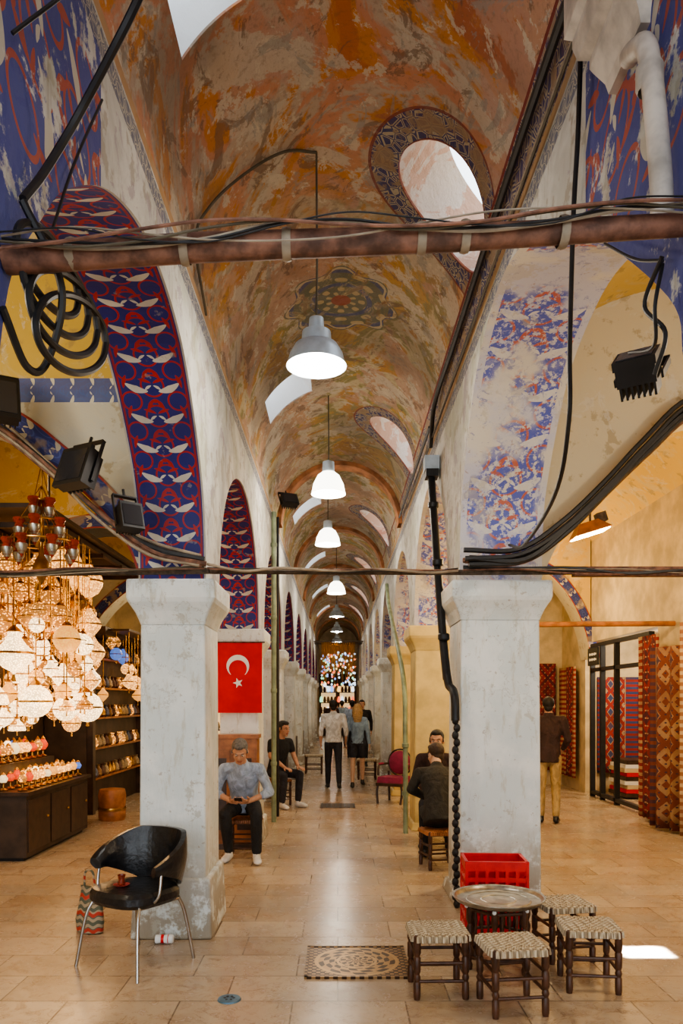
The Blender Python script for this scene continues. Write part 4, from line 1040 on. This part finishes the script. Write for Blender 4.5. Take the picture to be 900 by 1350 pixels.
def person(name, loc, yaw, J, top, bot, shoe, hair, skin=SK, sleeve='short', style='short', beard=False, headrot=(0, 0), s=1.0, shorts=False, female=False, curl=.5, handn=None, vox=.011, coat=False, bald=False, collar=None):
    e = empty(name); T = Matrix.Translation(loc) @ Matrix.Rotation(yaw, 4, 'Z') @ Matrix.Scale(s, 4)
    g = lambda k: Vector(J[k])
    mb = MB(); mb.T = T; fw = .88 if female else 1.0
    sv = (g('shR') - g('shL')).normalized()
    pe, wa_, ch, nk, hd = g('pel'), g('waist'), g('chest'), g('neck'), g('head')
    hv = (g('hipR') - g('hipL')).normalized()
    up = (wa_ - pe).normalized()
    mb.tube([pe - up * .09, pe - up * .05, pe, pe + up * .10], [(.09, .07), (.145, .105), (.16 * (1.05 if female else 1), .118), (.145, .10)], bot, 18, side=hv)
    lo = pe - up * (.02 if not coat else .10)
    mb.tube([lo, pe + up * .06, wa_, ch - (ch - wa_) * .3, ch, (ch + nk) / 2, nk - (nk - ch).normalized() * .01],
            [(.172 * fw, .128), (.162 * fw, .122), (.150 * fw, .114), (.172 * fw, .124), (.178 * fw, .122), (.150 * fw, .098), (.060, .058)], top, 20, side=sv)
    mb.cap(nk - (hd - nk) * .2, hd - (hd - nk) * .25, .056 * (.88 if female else 1), .053 * (.88 if female else 1), skin)
    if collar:
        d_ = (hd - nk).normalized(); mb.tube([nk - d_ * .025, nk + d_ * .03], [(.078, .075), (.066, .064)], collar, 16, side=sv)
    for k, sg in (('L', -1), ('R', 1)):
        sh, el, wr, hp, kn, an, to = [g(q + k) for q in ('sh', 'el', 'wr', 'hip', 'knee', 'ank', 'toe')]
        mb.cap((ch * .35 + nk * .65), sh, .062, .060 * fw, top)
        if sleeve == 'short':
            mb.cap(sh, sh + (el - sh) * .62, .060 * fw, .057 * fw, top); mb.cap(sh + (el - sh) * .4, el, .046 * fw, .040 * fw, skin)
            mb.cap(el, el + (wr - el) * .35, .041 * fw, .040 * fw, skin); mb.cap(el + (wr - el) * .35, wr, .040 * fw, .026, skin)
        elif sleeve == 'rolled':
            mb.cap(sh, el, .058 * fw, .050 * fw, top); mb.cap(el, el + (wr - el) * .3, .051 * fw, .048 * fw, top); mb.cap(el, wr, .040, .026, skin)
        else:
            mb.cap(sh, el, .062 * fw, .052 * fw, top); mb.cap(el, el + (wr - el) * .93, .052 * fw, .038, top); mb.cap(el, wr, .03, .025, skin)
        if shorts:
            mb.cap(hp, hp + (kn - hp) * .55, .094, .085, bot); mb.cap(hp, kn, .078, .052, skin); mb.cap(kn, kn + (an - kn) * .35, .052, .053, skin); mb.cap(kn + (an - kn) * .35, an, .053, .034, skin)
        else:
            mb.cap(hp, kn, .092, .066, bot); mb.cap(kn, kn + (an - kn) * .4, .064, .062, bot); mb.cap(kn + (an - kn) * .4, an + (kn - an) * .06, .062, .052, bot)
        fd = (to - an); fd.z = 0; fd = fd.normalized()
        sd = Vector((-fd.y, fd.x, 0))
        sole = Vector((an.x, an.y, an.z - .055)); tip = Vector(to)
        mb.cap(an + (kn - an) * .02, sole, .042, .042, shoe)
        mb.tube([sole - fd * .06, sole - fd * .045, sole + (tip - sole) * .35, sole + (tip - sole) * .75, tip, tip + fd * .02], [(.02, .02), (.038, .036), (.043, .042), (.047, .033), (.038, .026), (.012, .01)], shoe, 14, side=sd)
    remesh(mb, 'body', vox, e)
    hb = MB()
    for k, sg in (('L', -1), ('R', 1)):
        el, wr = g('el' + k), g('wr' + k); d = J.get('hd' + k); d = Vector(d) if d else (wr - el)
        nn = Vector(J.get('hn' + k, (-sg, 0, 0) if not handn else handn))
        dd = d.normalized(); nq = (nn - dd * dd.dot(nn)).normalized(); w0 = dd.cross(nq); fwd = Vector(J.get('th' + k, (0, 1, 0)))
        hand(hb, T, wr, d, nn, 1 if w0.dot(fwd) > 0 else -1, skin, curl)
    remesh(hb, 'hands', .0045, e, 2)
    H = MB(); Rh = Matrix.Rotation(headrot[0], 4, 'Z') @ Matrix.Rotation(-headrot[1], 4, 'X'); H.T = T @ Matrix.Translation(hd) @ Rh
    H.ell((0, -.012, .03), (.076, .094, .088), skin, n=24, m=16); H.ell((0, .022, -.04), (.060, .070, .078), skin, n=20, m=14)
    H.ell((0, .062, -.098), (.028, .024, .020), skin); H.tube([(0, .086, .018), (0, .104, -.012), (0, .108, -.026), (0, .095, -.036)], [.008, .011, .015, .009], skin, 10)
    H.tube([(-.045, .068, .022), (-.02, .086, .026), (.02, .086, .026), (.045, .068, .022)], .010, skin, 8)
    for sx in (-1, 1): H.ell((sx * .078, -.008, -.008), (.011, .02, .032), skin); H.ell((sx * .04, .058, -.025), (.022, .022, .02), skin)
    H.tube([(-.026, .082, -.062), (0, .092, -.060), (.026, .082, -.062)], [.004, .0075, .004], LIP, 8)
    H.tube([(-.022, .082, -.070), (0, .091, -.070), (.022, .082, -.070)], [.004, .0085, .004], LIP, 8)
    if beard:
        H.ell((0, .028, -.072), (.061, .070, .052), hair, n=18); H.tube([(-.03, .086, -.048), (0, .098, -.046), (.03, .086, -.048)], .006, hair, 8)
    if not bald:
        H.ell((0, -.026, .045), (.083, .096, .088), hair, n=24, m=16)
        H.ell((0, .02, .092), (.062, .068, .036), hair)
        for sx in (-1, 1): H.tube([(sx * .074, .022, .04), (sx * .078, .014, -.01)], .009, hair, 8)
        H.ell((0, -.062, -.02), (.062, .04, .06), hair)
    if style == 'long':
        H.tube([(0, -.07, .06), (0, -.10, -.03), (0, -.10, -.14), (0, -.09, -.25), (0, -.085, -.31)], [(.07, .04), (.09, .05), (.10, .05), (.08, .035), (.03, .015)], hair, 16, side=(1, 0, 0))
        for sx in (-1, 1): H.tube([(sx * .07, 0, .05), (sx * .088, -.02, -.05), (sx * .09, -.03, -.18)], [.025, .03, .012], hair, 10)
    remesh(H, 'head', .0055, e, 3)
    F = MB(); F.T = H.T
    for sx in (-1, 1):
        F.ell((sx * .031, .079, .004), (.014, .009, .007), EYW, n=10, m=7); F.ell((sx * .031, .0865, .004), (.006, .003, .006), EYE, n=8, m=6)
        F.tube([(sx * .016, .094, .026), (sx * .034, .087, .032), (sx * .05, .073, .026)], [.003, .0045, .003], hair, 6)
    F.obj('face_details', parent=e)
    return e

def sit(lean=.1, knee=(.16, .16), seat=.46, low=0):
    z = seat + .10; l = low
    return dict(pel=(0, 0, z), waist=(0, .02 + lean * .3, z + .18 - l * .2), chest=(0, .04 + lean * .8, z + .38 - l * .5), neck=(0, .05 + lean * 1.3, z + .54 - l * .8), head=(0, .09 + lean * 1.7, z + .68 - l),
                shL=(-.185, .04 + lean * 1.1, z + .47 - l * .7), shR=(.185, .04 + lean * 1.1, z + .47 - l * .7), elL=(-.25, .12 + lean, z + .2), elR=(.25, .12 + lean, z + .2),
                wrL=(-.06, .36 + lean * .4, z + .14), wrR=(.06, .36 + lean * .4, z + .14), hipL=(-.09, .02, z - .01), hipR=(.09, .02, z - .01),
                kneeL=(-knee[0], .44, z - .03), kneeR=(knee[1], .44, z - .03), ankL=(-knee[0], .40, .10), ankR=(knee[1], .40, .10), toeL=(-knee[0] - .03, .57, .032), toeR=(knee[1] + .03, .57, .032))
def stand(stride=0.0, arm=.0):
    return dict(pel=(0, 0, .95), waist=(0, .0, 1.12), chest=(0, .01, 1.32), neck=(0, .0, 1.49), head=(0, .02, 1.625), shL=(-.19, 0, 1.43), shR=(.19, 0, 1.43),
                elL=(-.25, -.03 - arm * .5, 1.15), elR=(.25, -.03 + arm * .5, 1.15), wrL=(-.25, .05 - arm, .91), wrR=(.25, .05 + arm, .91), hipL=(-.09, 0, .90), hipR=(.09, 0, .90),
                kneeL=(-.1, .04 + stride * .55, .50), kneeR=(.1, .04 - stride * .35, .50), ankL=(-.1, stride, .10), ankR=(.1, -stride * 1.1, .10 + abs(stride) * .25),
                toeL=(-.12, .17 + stride, .032), toeR=(.12, .17 - stride * 1.1, .032))
gh = pm('grey_hair', (.16, .15, .14), .8, 0, .4, 60, bmp=.5); bh = pm('black_hair', (.015, .012, .01), .6, 0, .3, 60, bmp=.5); blond = pm('blonde_hair', (.42, .26, .11), .6, 0, .3, 60, bmp=.5); brh = pm('brown_hair', (.05, .028, .016), .6, 0, .3, 60, bmp=.5)
C_blue = cloth('light_blue_shirt', (.38, .47, .62)); C_blk = cloth('black_cotton', (.018, .019, .022)); C_white = cloth('white_shirt', (.72, .74, .76)); C_khaki = cloth('khaki', (.46, .32, .14)); C_navy = cloth('dark_jacket', (.05, .025, .022)); C_denim = cloth('denim', (.24, .33, .42)); C_dark = cloth('dark_trousers', (.03, .03, .04)); C_char = cloth('charcoal_jacket', (.032, .028, .022))
SH_W = pm('white_sneaker', (.7, .7, .68), .6, 0, .1); SH_B = pm('black_shoe', (.02, .018, .016), .4, 0, .1)

J = sit(.20, (.17, .15), .43, .07); J.update(wrL=(-.07, .38, .62), wrR=(.08, .39, .62), elL=(-.29, .24, .70), elR=(.28, .24, .70), hdL=(.35, .9, .1), hdR=(-.35, .9, .1), hnL=(.6, 0, .8), hnR=(-.6, 0, .8), thL=(0, .3, 1), thR=(0, .3, 1), ankR=(.13, .30, .10), toeR=(.16, .47, .032))
mp = person('seated_man_with_phone', (-1.0, 8.18, 0), pi, J, C_blue, C_blk, SH_W, gh, headrot=(.05, .55), sleeve='rolled', curl=.6, collar=C_blue)
ph = MB(); ph.T = Matrix.Translation((-1.0, 8.18, 0)) @ Matrix.Rotation(pi, 4, 'Z'); ph.box((.005, .49, .645), (.075, .14, .01), M_blk, M=Matrix.Rotation(.5, 3, 'X')); ph.obj('phone', smooth=False, parent=mp)
stool(-1.0, 8.15, 0, .34, .395, 'wooden_stool', seat=M_mwood)
J = sit(.06, (.12, .2), .44); J.update(elR=(.24, .16, .8), wrR=(.12, .38, .62), elL=(-.24, .14, .8), wrL=(-.14, .38, .62), hnL=(0, 0, -1), hnR=(0, 0, -1), hdL=(0, 1, -.1), hdR=(0, 1, -.1))
person('seated_man_in_black', (-.98, 12.1, 0), pi + .75, J, C_blk, C_dark, SH_W, bh, headrot=(.1, .1), curl=.35, vox=.013)
stool(-.98, 12.1, .75, .36, .41, 'wooden_stool', seat=M_mwood)
person('walking_man', (-.08, 14.3, 0), .05, stand(.20, .12), C_white, C_dark, SH_B, bh, sleeve='rolled', s=.96, vox=.013, collar=C_white)
J = stand(-.16, -.1); J.update(shL=(-.165, 0, 1.42), shR=(.165, 0, 1.42), elL=(-.22, -.03, 1.14), elR=(.22, -.03, 1.14))
person('walking_woman', (.38, 14.6, 0), -.05, J, C_denim, C_dark, SH_B, blond, SKP, sleeve='long', style='long', s=.92, shorts=True, female=True, vox=.013)
J = sit(.24, (.12, .14), .42, .12); J.update(elL=(-.27, .26, .74), elR=(.27, .26, .74), wrL=(-.08, .46, .62), wrR=(.10, .46, .62), hnL=(1, 0, -.3), hnR=(-1, 0, -.3))
person('seated_woman_in_black', (1.02, 7.6, 0), -.05, J, C_char, C_blk, SH_B, brh, SKP, sleeve='long', headrot=(.5, .25), female=False, coat=True, curl=.6, collar=C_char)
stool(1.02, 7.58, .2, .34, .37, 'wooden_stool', seat=M_mwood)
J = sit(.12, (.14, .14), .42, .0); J.update(elL=(-.24, .2, .78), elR=(.24, .2, .78), wrL=(-.12, .40, .62), wrR=(.12, .40, .62), hnL=(0, 0, -1), hnR=(0, 0, -1))
person('seated_bearded_man', (1.18, 9.0, 0), pi - .15, J, C_navy, C_dark, SH_B, bh, sleeve='long', beard=True, headrot=(-.1, .05), s=1.0, curl=.35)
stool(1.18, 9.0, .2, .34, .38, 'wooden_stool', seat=M_mwood)
J = stand(.03, 0); J.update(elR=(.26, .02, 1.16), wrR=(.2, .22, 1.02), elL=(-.26, .02, 1.16), wrL=(-.2, .22, 1.02))
person('standing_man_in_jacket', (2.86, 10.3, 0), -.25, J, C_navy, C_khaki, SH_B, bh, sleeve='long', coat=True, s=.98, collar=C_navy)
for i, (x, y, c_, yw) in enumerate(((.42, 22, C_blue, 0), (-.2, 25, C_navy, pi), (.15, 27, C_denim, 0), (.62, 19.5, C_blk, pi))):
    person('distant_pedestrian', (x, y, 0), yw, stand(.15, .1), c_, C_dark, SH_B, bh, sleeve='long', s=.97, vox=.02)

# ------------------------------------------------------------------ world + camera
w = bpy.data.worlds.new('World'); scene.world = w; w.use_nodes = True
bg = w.node_tree.nodes['Background']; bg.inputs[0].default_value = (.84, .92, 1.0, 1); bg.inputs[1].default_value = 3.6
try:
    scene.view_settings.look = 'AgX - Medium High Contrast'
except Exception: pass
cam = bpy.data.cameras.new('Camera'); co = bpy.data.objects.new('Camera', cam); COL.objects.link(co)
co.location = (0, 0, 1.65); co.rotation_euler = (pi / 2, 0, 0)
cam.sensor_fit = 'AUTO'; cam.sensor_width = 36; cam.lens = 26.67; cam.shift_y = 250 / 1350; cam.shift_x = 5 / 1350
cam.clip_start = .05; cam.clip_end = 200
scene.camera = co
